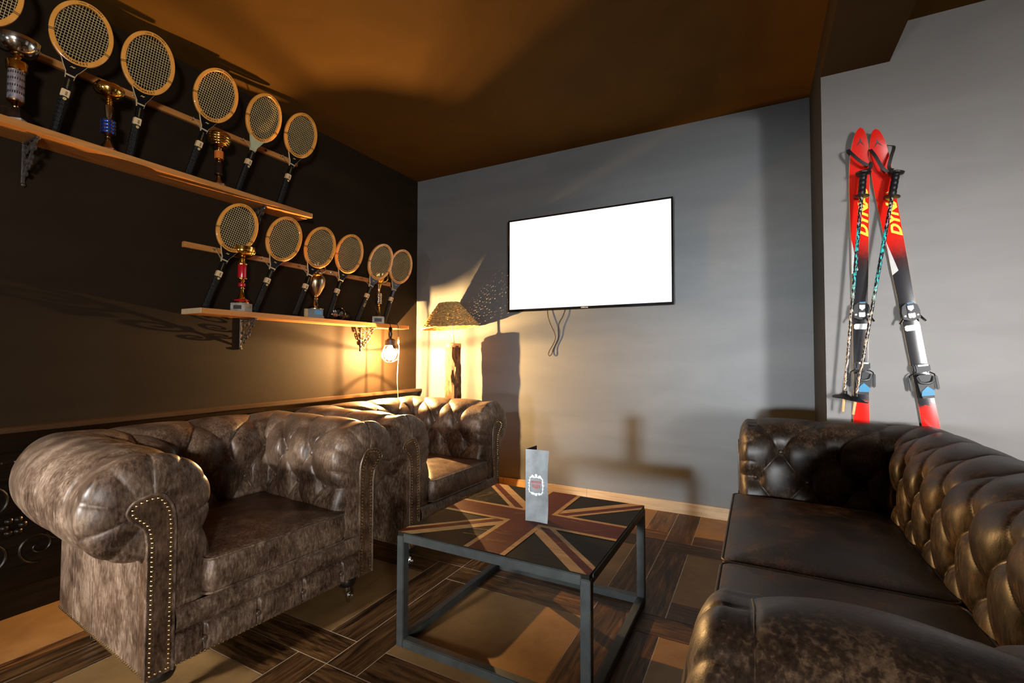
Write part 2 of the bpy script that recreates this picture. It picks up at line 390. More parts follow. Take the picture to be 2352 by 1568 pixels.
# skirting tiles along the back wall
mb = MB(); xs = [.0, .17, .93, 1.69, 2.455, XR]; xs = [.0, .99, 1.755, 2.455, XR]
for a, b in zip(xs[:-1], xs[1:]): mb.box2((a + .0015, -.011, .0), (b - .0015, 0, .084), 0, .001)
mb.box2((0, -.006, 0), (XR, 0, .082), 1)
struct(mb.build('baseboard_back', [M_SKIRT, M_GROUT], smooth=False))
mb = MB(); mb.box2((XR, -JOG - .011, 0), (XE, -JOG, .084)); struct(mb.build('baseboard_right', M_SKIRT, smooth=False))

# carved dark panelling below the shelves
def dado():
    root = thing('trim_1', 'dark carved wood panelling with moulded ledge along the foot of the left wall', 'panelling'); struct(root)
    mb = MB()
    prof = [(0, 0), (.070, 0), (.070, .085), (.055, .105), (.030, .115), (.030, .640), (.040, .655), (.040, .700), (.034, .710), (.034, .742), (.042, .756), (.042, .775), (.060, .800), (.060, .806), (0, .806)]
    mb.prism(prof, YF, -.001, 'y'); mb.build('panel', M_DADO, root, smooth=False)
    mb = MB(); mb.box2((0, YF, .806), (.078, -.001, .830), 0, .004); mb.build('ledge', M_DADOTOP, root, smooth=False)
    mb = MB()
    def spiral(cy, cz, r0, turns, ph, sgn, rad=.006):
        pts = []
        for i in range(36):
            t = i / 35; a = ph + sgn * turns * 2 * PI * t; r = r0 * (1 - .86 * t)
            pts.append((.034, cy + r * math.cos(a), cz + r * math.sin(a)))
        mb.tube(pts, [rad * (1 - .5 * i / 35) for i in range(36)], 6)
    for k in range(7):
        cy = -3.25 + k * .44
        for sy in (-1, 1):
            for cz, sz in ((.50, 1), (.27, -1)):
                spiral(cy + sy * .085, cz, .075, 1.4, PI / 2 if sz > 0 else -PI / 2, sy * sz)
                spiral(cy + sy * .16, cz - sz * .055, .05, 1.2, PI, -sy * sz, .005)
            mb.tube([(.034, cy + sy * .02, .60), (.036, cy + sy * .09, .605), (.034, cy + sy * .17, .585), (.032, cy + sy * .21, .60)], .006, 6)
        for q in range(6):
            a = q * PI / 3; c = (.034, cy + .03 * math.cos(a), .385 + .03 * math.sin(a))
            mb.lathe([(.0, -.006), (.013, -.003), (.016, .004), (.009, .011), (0, .013)], 8, c, Matrix.Rotation(PI / 2, 4, 'Y'))
        for q in range(9):
            mb.lathe([(.009, -.004), (.008, .005), (0, .009)], 7, (.036, cy - .2 + q * .05, .672), Matrix.Rotation(PI / 2, 4, 'Y'))
    mb.build('carving', M_DADO, root)
dado()

# ------------------------------------------------------------------ chesterfields
T_ARM = .155; RZ = .665; RR = .125; F_CAP = .05
def arm_profile(n=190):
    pts = [(0, z) for z in np.linspace(.30, RZ, 90)]
    pts += [(T_ARM + T_ARM * math.cos(a), RZ + RR * math.sin(a)) for a in np.linspace(PI, PI / 2, 60)[1:]]
    pts += [(T_ARM + RR * math.cos(a), RZ + RR * math.sin(a)) for a in np.linspace(PI / 2, math.radians(-105), 90)[1:]]
    P = np.array(pts); s = np.r_[0, np.cumsum(np.linalg.norm(np.diff(P, axis=0), axis=1))]
    ss = np.linspace(0, s[-1], n); d = np.interp(ss, s, P[:, 0]); z = np.interp(ss, s, P[:, 1])
    td = np.gradient(d, ss); tz = np.gradient(z, ss); L = np.hypot(td, tz)
    return d, z, -tz / L, td / L, ss
PD, PZ, ND, NZ, PS = arm_profile()
V0, VS = .105, .14
S_TOP = .365 + (lambda: sum(math.hypot(T_ARM * (math.cos(a) - math.cos(b)), RR * (math.sin(a) - math.sin(b))) for a, b in zip(np.linspace(PI, PI / 2, 60)[:-1], np.linspace(PI, PI / 2, 60)[1:])))()
def panel_curve():
    ks = [0, .22, .33, .40, .47, S_TOP, S_TOP + RR * .8, S_TOP + RR * 1.45, S_TOP + RR * 2.1, S_TOP + RR * 2.7, PS[-1]]
    kd = [.080, .080, .081, .087, .108, .146, .196, .212, .196, .168, .157]
    kz = [.30, .52, .60, .648, .690, .707, .692, .664, .636, .606, .560]
    def hermite(xs, ys, x):
        xs, ys = np.array(xs), np.array(ys); m = np.gradient(ys, xs); i = np.clip(np.searchsorted(xs, x) - 1, 0, len(xs) - 2)
        h = xs[i + 1] - xs[i]; t = (x - xs[i]) / h
        return (2 * t**3 - 3 * t**2 + 1) * ys[i] + (t**3 - 2 * t**2 + t) * h * m[i] + (-2 * t**3 + 3 * t**2) * ys[i + 1] + (t**3 - t**2) * h * m[i + 1]
    return hermite(ks, kd, PS), hermite(ks, kz, PS)
QD, QZ = panel_curve()
A_T, B_T = .021, .026
def tuft(u, v):
    """height of the tufted leather over its buttons; u along, v across, both in button rows"""
    a, b = u + v / 2, u - v / 2
    sa, sb = np.abs(np.sin(PI * a)), np.abs(np.sin(PI * b))
    core = np.power(sa * sb + 1e-9, .36)
    da, db = a - np.round(a), b - np.round(b)
    wb = 1 - smooth(2.3, 2.9, v)
    diam = A_T * core + B_T * (1 - wb * np.exp(-(da**2 + db**2) / .042))
    pl = np.abs(np.cos(PI * u)); ex = .72 - .42 * smooth(3.0, 3.5, v); kk = 1 - .40 * smooth(3.0, 3.8, v)
    pleat = A_T * (1 - kk * (1 - np.power(pl + 1e-6, ex))) + B_T
    h = np.where(v < 3, diam, pleat)
    return h
def tuft_arm(u, v, U0=2.5):
    h = tuft(np.minimum(u, U0), v); full = A_T + B_T
    k = smooth(U0 + .05, U0 + .5, u) * smooth(1.3, 2.0, v)
    k = np.maximum(k, smooth(U0, U0 + .75, u) * .75)
    return h + (full * .93 - h) * k

def chesterfield(label, cat, name, W, D, Wi_n, sp_arm, mats, n_cush, n_rail, button_mesh, tall=1.0):
    LM, LD = mats
    root = thing(name, label, cat)
    Wi = W - 2 * T_ARM; La = D - T_ARM - F_CAP
    V = (PS - V0) / VS
    # back
    nq = max(120, int(Wi / .0048)); q = np.linspace(0, Wi, nq)
    sp_b = Wi / Wi_n
    U, VV = np.meshgrid(q / sp_b, V, indexing='ij'); H = tuft(U, VV)
    d = PD[None] + ND[None] * H; z = PZ[None] + NZ[None] * H
    x = -(Wi / 2 + np.minimum(d, T_ARM)) + q[:, None] * (Wi + 2 * np.minimum(d, T_ARM)) / Wi; y = D - T_ARM + np.minimum(d, T_ARM)
    ov = np.maximum(d - T_ARM, 0); e0 = np.clip(1 - q / .13, 0, 1)[:, None]; e1 = np.clip(1 - (Wi - q) / .13, 0, 1)[:, None]; fi = PI / 4 * (e1 - e0)
    x = x + ov * np.sin(fi); y = y + ov * np.cos(fi)
    mb = MB(); mb.grid(np.stack([x, y, z], -1)); mb.build('tufted_back', LM, root, ang=80)
    # arms
    na = 130; q = np.linspace(0, La, na)
    U, VV = np.meshgrid(q / sp_arm, V, indexing='ij'); H = tuft_arm(U, VV)
    tfull = smooth(La - .05, La, q)[:, None]
    ple = np.power(np.abs(np.sin(PI * (PS - .25) / .082)) + 1e-6, .20); pw = smooth(.22, .27, PS)
    H = H - tfull * ((1 - ple) * .012 * pw)[None]
    d = PD[None] + ND[None] * H; z = PZ[None] + NZ[None] * H
    dm = np.minimum(d, T_ARM); ov = np.maximum(d - T_ARM, 0); fi = PI / 4 * np.clip(1 - q / .13, 0, 1)[:, None]
    ya = (D - T_ARM + dm) - q[:, None] * (D - T_ARM + dm - F_CAP) / La + ov * np.sin(fi); da_ = dm + ov * np.cos(fi)
    for sgn in (-1, 1):
        rows = [np.stack([np.full_like(d[i], 0) + sgn * (Wi / 2 + da_[i]), ya[i], z[i]], -1) for i in range(na)]
        for ph in np.linspace(0, PI / 2, 12)[1:]:
            c = math.cos(ph); wpl = math.sin(2 * min(ph, PI / 4 + (ph - PI / 4) * .999)) if ph > PI / 4 else 1.0
            cd = QD + (d[-1] - QD) * c; cz = QZ + (z[-1] - QZ) * c
            inset = (1 - ple) * .014 * pw * (1 - .4 * math.sin(ph))
            rows.append(np.stack([sgn * (Wi / 2 + cd), F_CAP - (F_CAP - .003) * math.sin(ph) + inset, cz], -1))
        mb = MB(); mb.grid(np.array(rows)); mb.build('rolled_arm', LM, root, ang=80)
        # scroll shaped front panel, its welt and its nails
        out = [(QD[0], .13)] + list(zip(QD, QZ)) + [(.157, .13)]
        out = [(sgn * (Wi / 2 + a), b) for a, b in out]
        mb = MB(); mb.prism(out, .002, F_CAP, 'y'); pn = mb.build('arm_panel', LD, root, ang=30)
        pn['label'] = 'dark brown scroll shaped arm front'
        mb = MB(); mb.tube([(a, .002, b) for a, b in out], .0048, 7); mb.build('welt', LM, root)
        P = np.array(out); tg = np.gradient(P, axis=0); tg /= np.linalg.norm(tg, axis=1)[:, None] + 1e-9
        ins = P + sgn * np.stack([tg[:, 1], -tg[:, 0]], -1) * .0125
        ins[0] = (sgn * (Wi / 2 + .0925), .1425); ins[-1] = (sgn * (Wi / 2 + .1445), .1425)
        ins = np.vstack([ins, ins[:1]])
        sl = np.r_[0, np.cumsum(np.linalg.norm(np.diff(ins, axis=0), axis=1))]
        mb = MB()
        for t in np.arange(0, sl[-1], .0148):
            mb.lathe([(.0058, 0), (.0047, .003), (0, .0055)], 6, (np.interp(t, sl, ins[:, 0]), .002, np.interp(t, sl, ins[:, 1])), Matrix.Rotation(PI / 2, 4, 'X'))
        o = mb.build('nailhead_trim', M_BRASS, root); o['kind'] = 'stuff'
        mb = MB()
        for t in np.arange(.012, D, .0148):
            mb.lathe([(.0058, 0), (.0047, .003), (0, .0055)], 6, (sgn * W / 2, t, .1385), Matrix.Rotation(sgn * PI / 2, 4, 'Y'))
        o = mb.build('nailhead_trim', M_BRASS, root); o['kind'] = 'stuff'
        mb = MB()
        for yy in (D * .57, D * .80): mb.tube([(sgn * (W / 2 + .0005), yy, .135), (sgn * (W / 2 + .0005), yy, .57)], .0022, 5)
        o = mb.build('seam', LM, root)
        # buttons of this arm
        for (uu, vv) in [(1, 2), (2, 2), (.5, 1), (1.5, 1), (2.5, 1)]:
            qq = uu * sp_arm; ss = V0 + vv * VS; h = .006
            dd = np.interp(ss, PS, PD) + np.interp(ss, PS, ND) * h; zz = np.interp(ss, PS, PZ) + np.interp(ss, PS, NZ) * h
            yy = (D - T_ARM + dd) - qq * (D - T_ARM + dd - F_CAP) / La
            nn = Vector((sgn * np.interp(ss, PS, ND), 0, np.interp(ss, PS, NZ)))
            add_button(button_mesh, (sgn * (Wi / 2 + dd), yy, zz), nn, root)
    for vv in (2, 1):
        for k in range(Wi_n + 1 if vv == 2 else Wi_n):
            uu = k + (0 if vv == 2 else .5); qq = uu * sp_b; ss = V0 + vv * VS; h = .006
            dd = np.interp(ss, PS, PD) + np.interp(ss, PS, ND) * h; zz = np.interp(ss, PS, PZ) + np.interp(ss, PS, NZ) * h
            xx = -(Wi / 2 + dd) + qq * (Wi + 2 * dd) / Wi
            nn = Vector((0, np.interp(ss, PS, ND), np.interp(ss, PS, NZ)))
            if vv == 2 and k in (0, Wi_n): nn = (nn + Vector(((.7 if k == 0 else -.7), 0, 0))).normalized()
            add_button(button_mesh, (xx, D - T_ARM + dd, zz), nn, root)
    # sewn fold lines along the tufting and over the rolls
    def at_prof(v, h):
        ss = V0 + v * VS; n_d, n_z = np.interp(ss, PS, ND), np.interp(ss, PS, NZ)
        return np.interp(ss, PS, PD) + n_d * h, np.interp(ss, PS, PZ) + n_z * h
    def on_arm(sgn, u, v):
        h = float(tuft_arm(np.array([u]), np.array([v]))[0]) + .0006; dd, zz = at_prof(v, h); q_ = u * sp_arm
        dm_, ov_ = min(dd, T_ARM), max(dd - T_ARM, 0); f_ = PI / 4 * max(0, 1 - q_ / .13)
        return (sgn * (Wi / 2 + dm_ + ov_ * math.cos(f_)), (D - T_ARM + dm_) - q_ * (D - T_ARM + dm_ - F_CAP) / La + ov_ * math.sin(f_), zz)
    def on_back(u, v):
        h = float(tuft(np.array([u]), np.array([v]))[0]) + .0006; dd, zz = at_prof(v, h); q_ = u * sp_b
        dm_, ov_ = min(dd, T_ARM), max(dd - T_ARM, 0); f_ = PI / 4 * (max(0, 1 - (Wi - q_) / .13) - max(0, 1 - q_ / .13))
        return (-(Wi / 2 + dm_) + q_ * (Wi + 2 * dm_) / Wi + ov_ * math.sin(f_), D - T_ARM + dm_ + ov_ * math.cos(f_), zz)
    vmax = (PS[-1] - V0) / VS - .15
    def lines(fn, u1, arm):
        out = []
        for v0 in (0, 1, 2):
            for k in range(int(2 * u1) + 2):
                u0 = k / 2
                if (k + v0) % 2: continue           # lattice points only
                for du in (-.5, .5):
                    if 0 <= u0 <= u1 and -1e-6 <= u0 + du <= u1 + 1e-6:
                        out.append([fn(u0 + du * t, v0 + t) for t in np.linspace(.02, .98, 16) if v0 + t > .25])
        k = .5
        while k <= u1 + 1e-6: out.append([fn(k, v) for v in np.linspace(3, vmax, 26)]); k += 1
        return out
    for part_, fn, u1 in (('l', lambda u, v: on_arm(-1, u, v), 2.5), ('r', lambda u, v: on_arm(1, u, v), 2.5), ('b', on_back, float(Wi_n))):
        mb = MB()
        for ln in lines(fn, u1, part_ != 'b'):
            if len(ln) > 2: mb.tube(ln, .0017, 5)
        o = mb.build('seam', LM, root); o['kind'] = 'stuff'
    # outside shell and seat deck
    mb = MB(); t = .06
    poly = [(-W / 2, .006), (-W / 2 + t, .006), (-W / 2 + t, D - t), (W / 2 - t, D - t), (W / 2 - t, .006), (W / 2, .006), (W / 2, D), (-W / 2, D)]
    mb.prism(poly, .13, .585, 'z'); mb.build('outer_shell', LM, root, smooth=False)
    mb = MB(); mb.box2((-W / 2 + .05, .03, .132), (W / 2 - .05, D - .05, .318)); mb.build('seat_deck', LD, root, smooth=False)
    # front rail
    x0 = -(W / 2 - .077); nx = int((-2 * x0) / .0035); xs = np.linspace(x0, -x0, nx); zs = np.linspace(.131, .322, 34)
    X, Z = np.meshgrid(xs, zs, indexing='ij'); seams = [x0 + (-2 * x0) * (k + .5) / n_rail for k in range(n_rail)]
    dist = np.min(np.abs(X[..., None] - np.array(seams)), axis=-1)
    low = np.clip(np.sin(PI * np.clip((Z - .131) / .103, 0, 1)), 0, 1)**.35 * (.25 + .75 * smooth(0, .010, dist)) - .35 * np.exp(-(dist**2 + (Z - .18)**2) / .0006)
    upp = np.clip(np.sin(PI * np.clip((Z - .238) / .088, 0, 1)), 0, 1)**.4
    Y = .014 - np.where(Z < .236, .020 * low, .028 * upp)
    mb = MB(); mb.grid(np.stack([X, Y, Z], -1)); mb.build('front_rail', LM, root, ang=80)
    for sx in seams: add_button(button_mesh, (sx, .003, .18), Vector((0, -1, 0)), root, .9)
    mb = MB()
    for t in np.arange(x0 + .008, -x0, .0148):
        mb.lathe([(.0058, 0), (.0047, .003), (0, .0055)], 6, (t, .006, .1385), Matrix.Rotation(PI / 2, 4, 'X'))
    o = mb.build('nailhead_trim', M_BRASS, root); o['kind'] = 'stuff'
    # seat cushions
    cw = (Wi - .012) / n_cush
    for k in range(n_cush):
        cx = -Wi / 2 + .006 + cw * (k + .5); cushion(root, cx, cw - .006, -.022, D - T_ARM - .035, .322, .455, LM if n_cush == 1 else LM)
    # legs on castors
    for sx in (-1, 1):
        for yy in (.085, D - .10):
            mb = MB(); c = (sx * (W / 2 - .075), yy, 0)
            mb.lathe([(.022, .068), (.036, .076), (.043, .092), (.040, .108), (.026, .117), (.030, .124), (.030, .131)], 20, c)
            lg = mb.build('leg', M_DKWOOD, root)
            mb = MB(); mb.lathe([(.013, .040), (.015, .044), (.0155, .070), (.019, .072)], 14, c)
            mb.tube([(c[0], yy, .045), (c[0], yy - .008, .043), (c[0], yy - .016, .030), (c[0], yy - .018, .017)], .012, 8)
            cs = mb.build('caster', M_CHROME, lg)
            mb = MB(); mb.lathe([(.006, -.011), (.017, -.010), (.0175, 0), (.017, .010), (.006, .011)], 16, (c[0], yy - .018, .0176), Matrix.Rotation(PI / 2, 4, 'Y'))
            wl = mb.build('caster_wheel', M_CHROME, lg)
    return root
def cushion(root, cx, w, y0, y1, z0, z1, m):
    def ring(inset, z, n=14, crown=0.0):
        rx, ry = w / 2 - inset, (y1 - y0) / 2 - inset; r = max(.032 - inset * .3, .010); r = min(r, rx, ry); pts = []
        for qx, qy, a0 in ((1, 1, 0), (-1, 1, PI / 2), (-1, -1, PI), (1, -1, 1.5 * PI)):
            for i in range(n):
                a = a0 + PI / 2 * i / (n - 1)
                pts.append((qx * (rx - r) + r * math.cos(a), qy * (ry - r) + r * math.sin(a)))
        return [(cx + p[0], (y0 + y1) / 2 + p[1], z) for p in pts]
    hh = z1 - z0
    R = [ring(.25 * w, z0), ring(.03, z0), ring(.008, z0 + .005), ring(.002, z0 + .02)]
    for t in np.linspace(.2, .8, 7): R.append(ring(.002 - .006 * math.sin(PI * (t - .15) / .7), z0 + hh * t))
    R += [ring(.002, z1 - .014), ring(.006, z1 - .004), ring(.012, z1)]
    for t in np.linspace(.1, 1, 9): R.append(ring(.012 + (min(w, y1 - y0) / 2 - .03) * t, z1 + .026 * math.sin(PI / 2 * t)**.8))
    mb = MB(); mb.grid(np.array(R), closed=True)
    n = len(R[0]); o = len(mb.v) - n; mb.f.append(list(range(o, o + n))); mb.m.append(0)
    c = mb.build('seat_cushion', m, root, ang=60)
    mb = MB(); mb.tube(ring(.001, z1 - .006), .0045, 7, closed=True); mb.tube(ring(.001, z0 + .012), .0045, 7, closed=True)
    mb.build('piping', m, c)
def add_button(me, loc, nrm, root, sc=1.0):
    o = bpy.data.objects.new('button', me); COL.objects.link(o); o.parent = root; o.location = loc
    o.rotation_euler = nrm.to_track_quat('Z', 'Y').to_euler(); o.scale = (sc, sc, sc)
def button_mesh(m):
    mb = MB(); mb.lathe([(.0125, -.006), (.0125, .001), (.0105, .0045), (.006, .0068), (0, .0075)], 14)
    o = mb.build('button', m); me = o.data; bpy.data.objects.remove(o); return me
BT1 = button_mesh(M_LEATHER); BT2 = button_mesh(M_LEATHER_S)
chairA = chesterfield('grey-brown button-tufted leather club armchair nearest the camera, beside the steel coffee table', 'armchair', 'club_armchair', .90, .80, 3, .200, (M_LEATHER, M_LEATHER_D), 1, 4, BT1)
chairB = copy_tree(chairA)
chairA.location = (1.316, -2.407, 0); chairA.rotation_euler = (0, 0, math.radians(85.7))
chairB.location = (1.357, -1.225, 0); chairB.rotation_euler = (0, 0, math.radians(88.0))
chairB['label'] = 'brown button-tufted leather club armchair in the room corner, in front of the log lamp'
for c in (chairA, chairB): c['group'] = 'pair of tufted leather armchairs'
sofa = chesterfield('dark brown button-tufted leather sofa with two seat cushions, standing in front of the skis', 'sofa', 'chesterfield_sofa', 2.145, .80, 8, .225, (M_LEATHER_S, M_LEATHER_S), 2, 9, BT2)
sofa.location = (2.885, -1.852, 0); sofa.rotation_euler = (0, 0, -PI / 2); sofa.scale = (1, 1, .985)

# ------------------------------------------------------------------ coffee table with a worn flag top
def coffee_table():
    root = thing('coffee_table', 'square coffee table with worn flag top on dark steel cube frame', 'coffee table', (2.1017, -1.7805, 0), -.0056)
    s = .402; h = .449; t = .034
    # planked top: the flag is laid out as coloured pieces of one board
    mb = MB(); z = h; zt = h - .018; e = s - .004
    mb.box2((-e, -e, zt), (e, e, z - .0012), 2)
    def poly(pts, mi, dz):
        out = clip(pts, e - .0005)
        if len(out) < 3: return
        n = len(out); mb.add([(x, y, z + dz) for x, y in out], [tuple(range(n))], mi)
    def clip(pts, b):
        for ax in (0, 1):
            for sg in (-1, 1):
                o = []
                for i in range(len(pts)):
                    p, q = pts[i - 1], pts[i]; fp, fq = sg * p[ax] - b, sg * q[ax] - b
                    if fp <= 0: o.append(p)
                    if (fp < 0 < fq) or (fq < 0 < fp):
                        t_ = fp / (fp - fq); o.append((p[0] + (q[0] - p[0]) * t_, p[1] + (q[1] - p[1]) * t_))
                pts = o
                if not pts: return []
        return pts
    # rows run along the planks of the board (local x); the saltire is drawn to the corners
    k = 1 / math.sqrt(2)
    def band(a0, a1, off0, off1, mi, dz):
        dx, dy = a1[0] - a0[0], a1[1] - a0[1]; L = math.hypot(dx, dy); nx, ny = -dy / L, dx / L
        poly([(a0[0] + nx * off0, a0[1] + ny * off0), (a1[0] + nx * off0, a1[1] + ny * off0), (a1[0] + nx * off1, a1[1] + ny * off1), (a0[0] + nx * off1, a0[1] + ny * off1)], mi, dz)
    B = s * 1.12
    for sx, sy in ((1, 1), (-1, 1), (-1, -1), (1, -1)):
        band((0, 0), (sx * B, sy * B), -.046, .046, 0, -.0004)
        band((.0, .0), (sx * B, sy * B), -.026 if sx * sy > 0 else -.006, .006 if sx * sy > 0 else .026, 1, .0)
    w, c = .087, .066
    for k0, mi, dz in ((w, 0, .0004), (c, 1, .0008)):
        poly([(-k0, -s), (k0, -s), (k0, s), (-k0, s)], mi, dz)
        poly([(-s, -k0), (-k0, -k0), (-k0, k0), (-s, k0)], mi, dz); poly([(k0, -k0), (s, -k0), (s, k0), (k0, k0)], mi, dz)
    o = mb.build('tabletop', [M_FLAGW, M_FLAGR, M_FLAGB], root, smooth=False, fix=False); o['label'] = 'wooden top painted as a faded red, cream and navy flag'
    # scratches through the paint
    mb = MB(); rnd = random.Random(4)
    for cx, cy, ang, sprd, cnt in ((-.30, .17, 1.05, .10, 26), (-.06, -.24, .15, .07, 16), (.22, -.04, -.12, .10, 5), (.05, .0, .6, .3, 10)):
        for i in range(cnt):
            x, y = cx + rnd.uniform(-1, 1) * sprd, cy + rnd.uniform(-1, 1) * sprd; L = rnd.uniform(.01, .05); a = ang + rnd.uniform(-.12, .12); wd = rnd.uniform(.0005, .0013)
            dx, dy = math.cos(a) * L, math.sin(a) * L
            mb.add([(x - dx - dy * wd / L, y - dy + dx * wd / L, z + .0011), (x + dx, y + dy, z + .0011), (x - dx + dy * wd / L, y - dy - dx * wd / L, z + .0011)], [(0, 2, 1)])
    mb.build('scratches', M_FLAGW, root, smooth=False, fix=False)
    bev = .0025
    for sx in (-1, 1):
        for sy in (-1, 1):
            mb = MB(); mb.box((sx * (s - t / 2), sy * (s - t / 2), h / 2 - .008), (t, t, h - .016), 0, bev); mb.build('leg', M_STEEL, root, smooth=False)
    for zz, nm in ((h - .018 - t / 2 + .014, 'top_rail'), (t / 2, 'bottom_rail')):
        for sg in (-1, 1):
            mb = MB(); mb.box((0, sg * (s - t / 2), zz), (2 * s - 2 * t + .004, t, t), 0, bev); mb.build(nm, M_STEEL, root, smooth=False)
            mb = MB(); mb.box((sg * (s - t / 2), 0, zz), (t, 2 * s - 2 * t + .004, t), 0, bev); mb.build(nm, M_STEEL, root, smooth=False)
    return root
coffee_table()

# menu card standing on the table
def menu_card():
    root = thing('menu_card', 'tall folded grey menu card with white crest standing on the flag coffee table', 'menu', (2.098, -1.830, .4502), .03)
    w, h, n = .106, .302, 14
    zs = np.linspace(0, h, n)
    A = []
    for i, z in enumerate(zs):
        row = []
        for k in range(9):
            t = k / 8; x = w * t * (1 - .055 * (1 - z / h)) ; y = .004 * math.sin(t * PI) + (.006 * math.sin(z / h * 7) * t**3)
            row.append((x, y, z))
        A.append(row)
    A = np.array(A); mb = MB(); mb.grid(A); B = A + np.array([0, .0009, 0]); mb.grid(B, 0, flip=True)
    mb.build('front_panel', M_CARD, root, fix=False)
    mb = MB(); bx, by = .012, .095
    mb.prism([(0, .0008), (bx, by), (bx - .0009, by), (-.0009, .0008)], 0, h, 'z'); mb.build('back_panel', M_CARDBACK, root, smooth=False)
    # crest: scrolled frame around red lettering
    mb = MB(); cx, cz = .049, .155; rnd = random.Random(2)
    pts = []
    for i in range(64):
        a = 2 * PI * i / 64; r = 1 - .10 * math.cos(4 * a) + .04 * math.cos(8 * a + .6) - .05 * math.sin(a)
        pts.append((cx + .0335 * r * math.cos(a), -.0012, cz + .0375 * r * math.sin(a)))
    mb.tube(pts, [.0033 + .0013 * math.sin(i * 1.7) for i in range(64)], 4, closed=True, flat=.25, up=(0, 1, 0))
    for i in range(0, 64, 3):
        p = pts[i]; a = 2 * PI * i / 64; L = .006 + .003 * rnd.random()
        mb.tube([p, (p[0] + L * math.cos(a + .5), -.0012, p[2] + L * math.sin(a + .5))], [.0024, .0009], 4, flat=.25, up=(0, 1, 0))
    for i, a in enumerate((1.1, PI / 2, 2.05, -1.15, -PI / 2, -2.0)):
        mb.lathe([(.0065, 0), (.0045, .0006), (0, .0008)], 7, (cx + .036 * math.cos(a), -.0005, cz + .040 * math.sin(a)), Matrix.Rotation(PI / 2, 4, 'X'))
    mb.build('crest', M_CARDWHITE, root)
    mb = MB()
    for n_l, zz, hh, ww in ((8, .166, .0105, .046), (6, .1500, .0135, .036), (3, .1385, .006, .016)):   # worn, illegible red print
        for i in range(n_l):
            x = cx - ww / 2 + ww * (i + .5) / n_l; lw = ww / n_l * .40
            for q in (-1, 1): mb.box((x + q * lw * .62, -.0012, zz), (lw * .55, .0006, hh))
            mb.box((x, -.0012, zz + rnd.choice((-.38, 0, .38)) * hh), (lw * 1.6, .0006, hh * .22))
    mb.build('lettering', M_CARDRED, root, smooth=False, fix=False)
    return root
menu_card()

# ------------------------------------------------------------------ television and its cable
def tv():
    x0, x1, z0, z1 = 1.0591, 2.4419, 1.5308, 2.335
    root = thing('television', 'large flat television with blank white lit screen on the grey wall', 'television', ((x0 + x1) / 2, -.06, z0))
    w, h = (x1 - x0) / 2, z1 - z0; b = .014; bb = .022
    mb = MB()
    mb.box2((-w, 0, h - b), (w, .012, h), 0, .002); mb.box2((-w, 0, 0), (w, .012, bb), 0, .002)
    mb.box2((-w, 0, bb - .002), (-w + b, .012, h - b + .002), 0, .002); mb.box2((w - b, 0, bb - .002), (w, .012, h - b + .002), 0, .002)
    mb.build('bezel', M_TVBODY, root, smooth=False)
    mb = MB(); mb.box2((-w + b, .004, bb), (w - b, .010, h - b)); mb.build('screen', M_SCREEN, root, smooth=False)
    mb = MB(); mb.box2((-w + .003, .010, .003), (w - .003, .040, h - .003), 0, .004); mb.box2((-w * .5, .036, .12), (w * .5, .058, h * .7), 0, .004)
    mb.build('back_casing', M_BLKPL, root, smooth=False)
    mb = MB(); vs, fs = text_mesh('SAMSUNG', .013, 0, .0002); mb.add([(v[0] + .006, -.0006, .011 + v[1]) for v in vs], fs); mb.build('logo', M_WHITE, root, smooth=False, fix=False)
    c = MB()
    pts = [(1.414, 1.54), (1.425, 1.47), (1.452, 1.40), (1.478, 1.345), (1.483, 1.295), (1.462, 1.245), (1.435, 1.20), (1.425, 1.168), (1.437, 1.152), (1.456, 1.170), (1.468, 1.215), (1.495, 1.268), (1.512, 1.310), (1.513, 1.38), (1.525, 1.43), (1.555, 1.48), (1.575, 1.54)]
    P = catmull([(x - (x0 + x1) / 2, .042 - .006 * math.sin(i), z - z0) for i, (x, z) in enumerate(pts)], 5)
    c.tube(P, .0035, 6); o = c.build('power_cable', M_CORDB, root); o['label'] = 'looped dark cable hanging below the screen'
def catmull(P, n=6, closed=False):
    P = [Vector(p) for p in P]; out = []; N_ = len(P)
    for i in range(N_ if closed else N_ - 1):
        g = lambda k: P[k % N_] if closed else P[max(0, min(N_ - 1, k))]
        a, b, c, d = g(i - 1), g(i), g(i + 1), g(i + 2)
        for k in range(n):
            t = k / n; out.append(.5 * ((2 * b) + (c - a) * t + (2 * a - 5 * b + 4 * c - d) * t * t + (3 * b - a - 3 * c + d) * t**3))
    if not closed: out.append(P[-1])
    return out
tv()

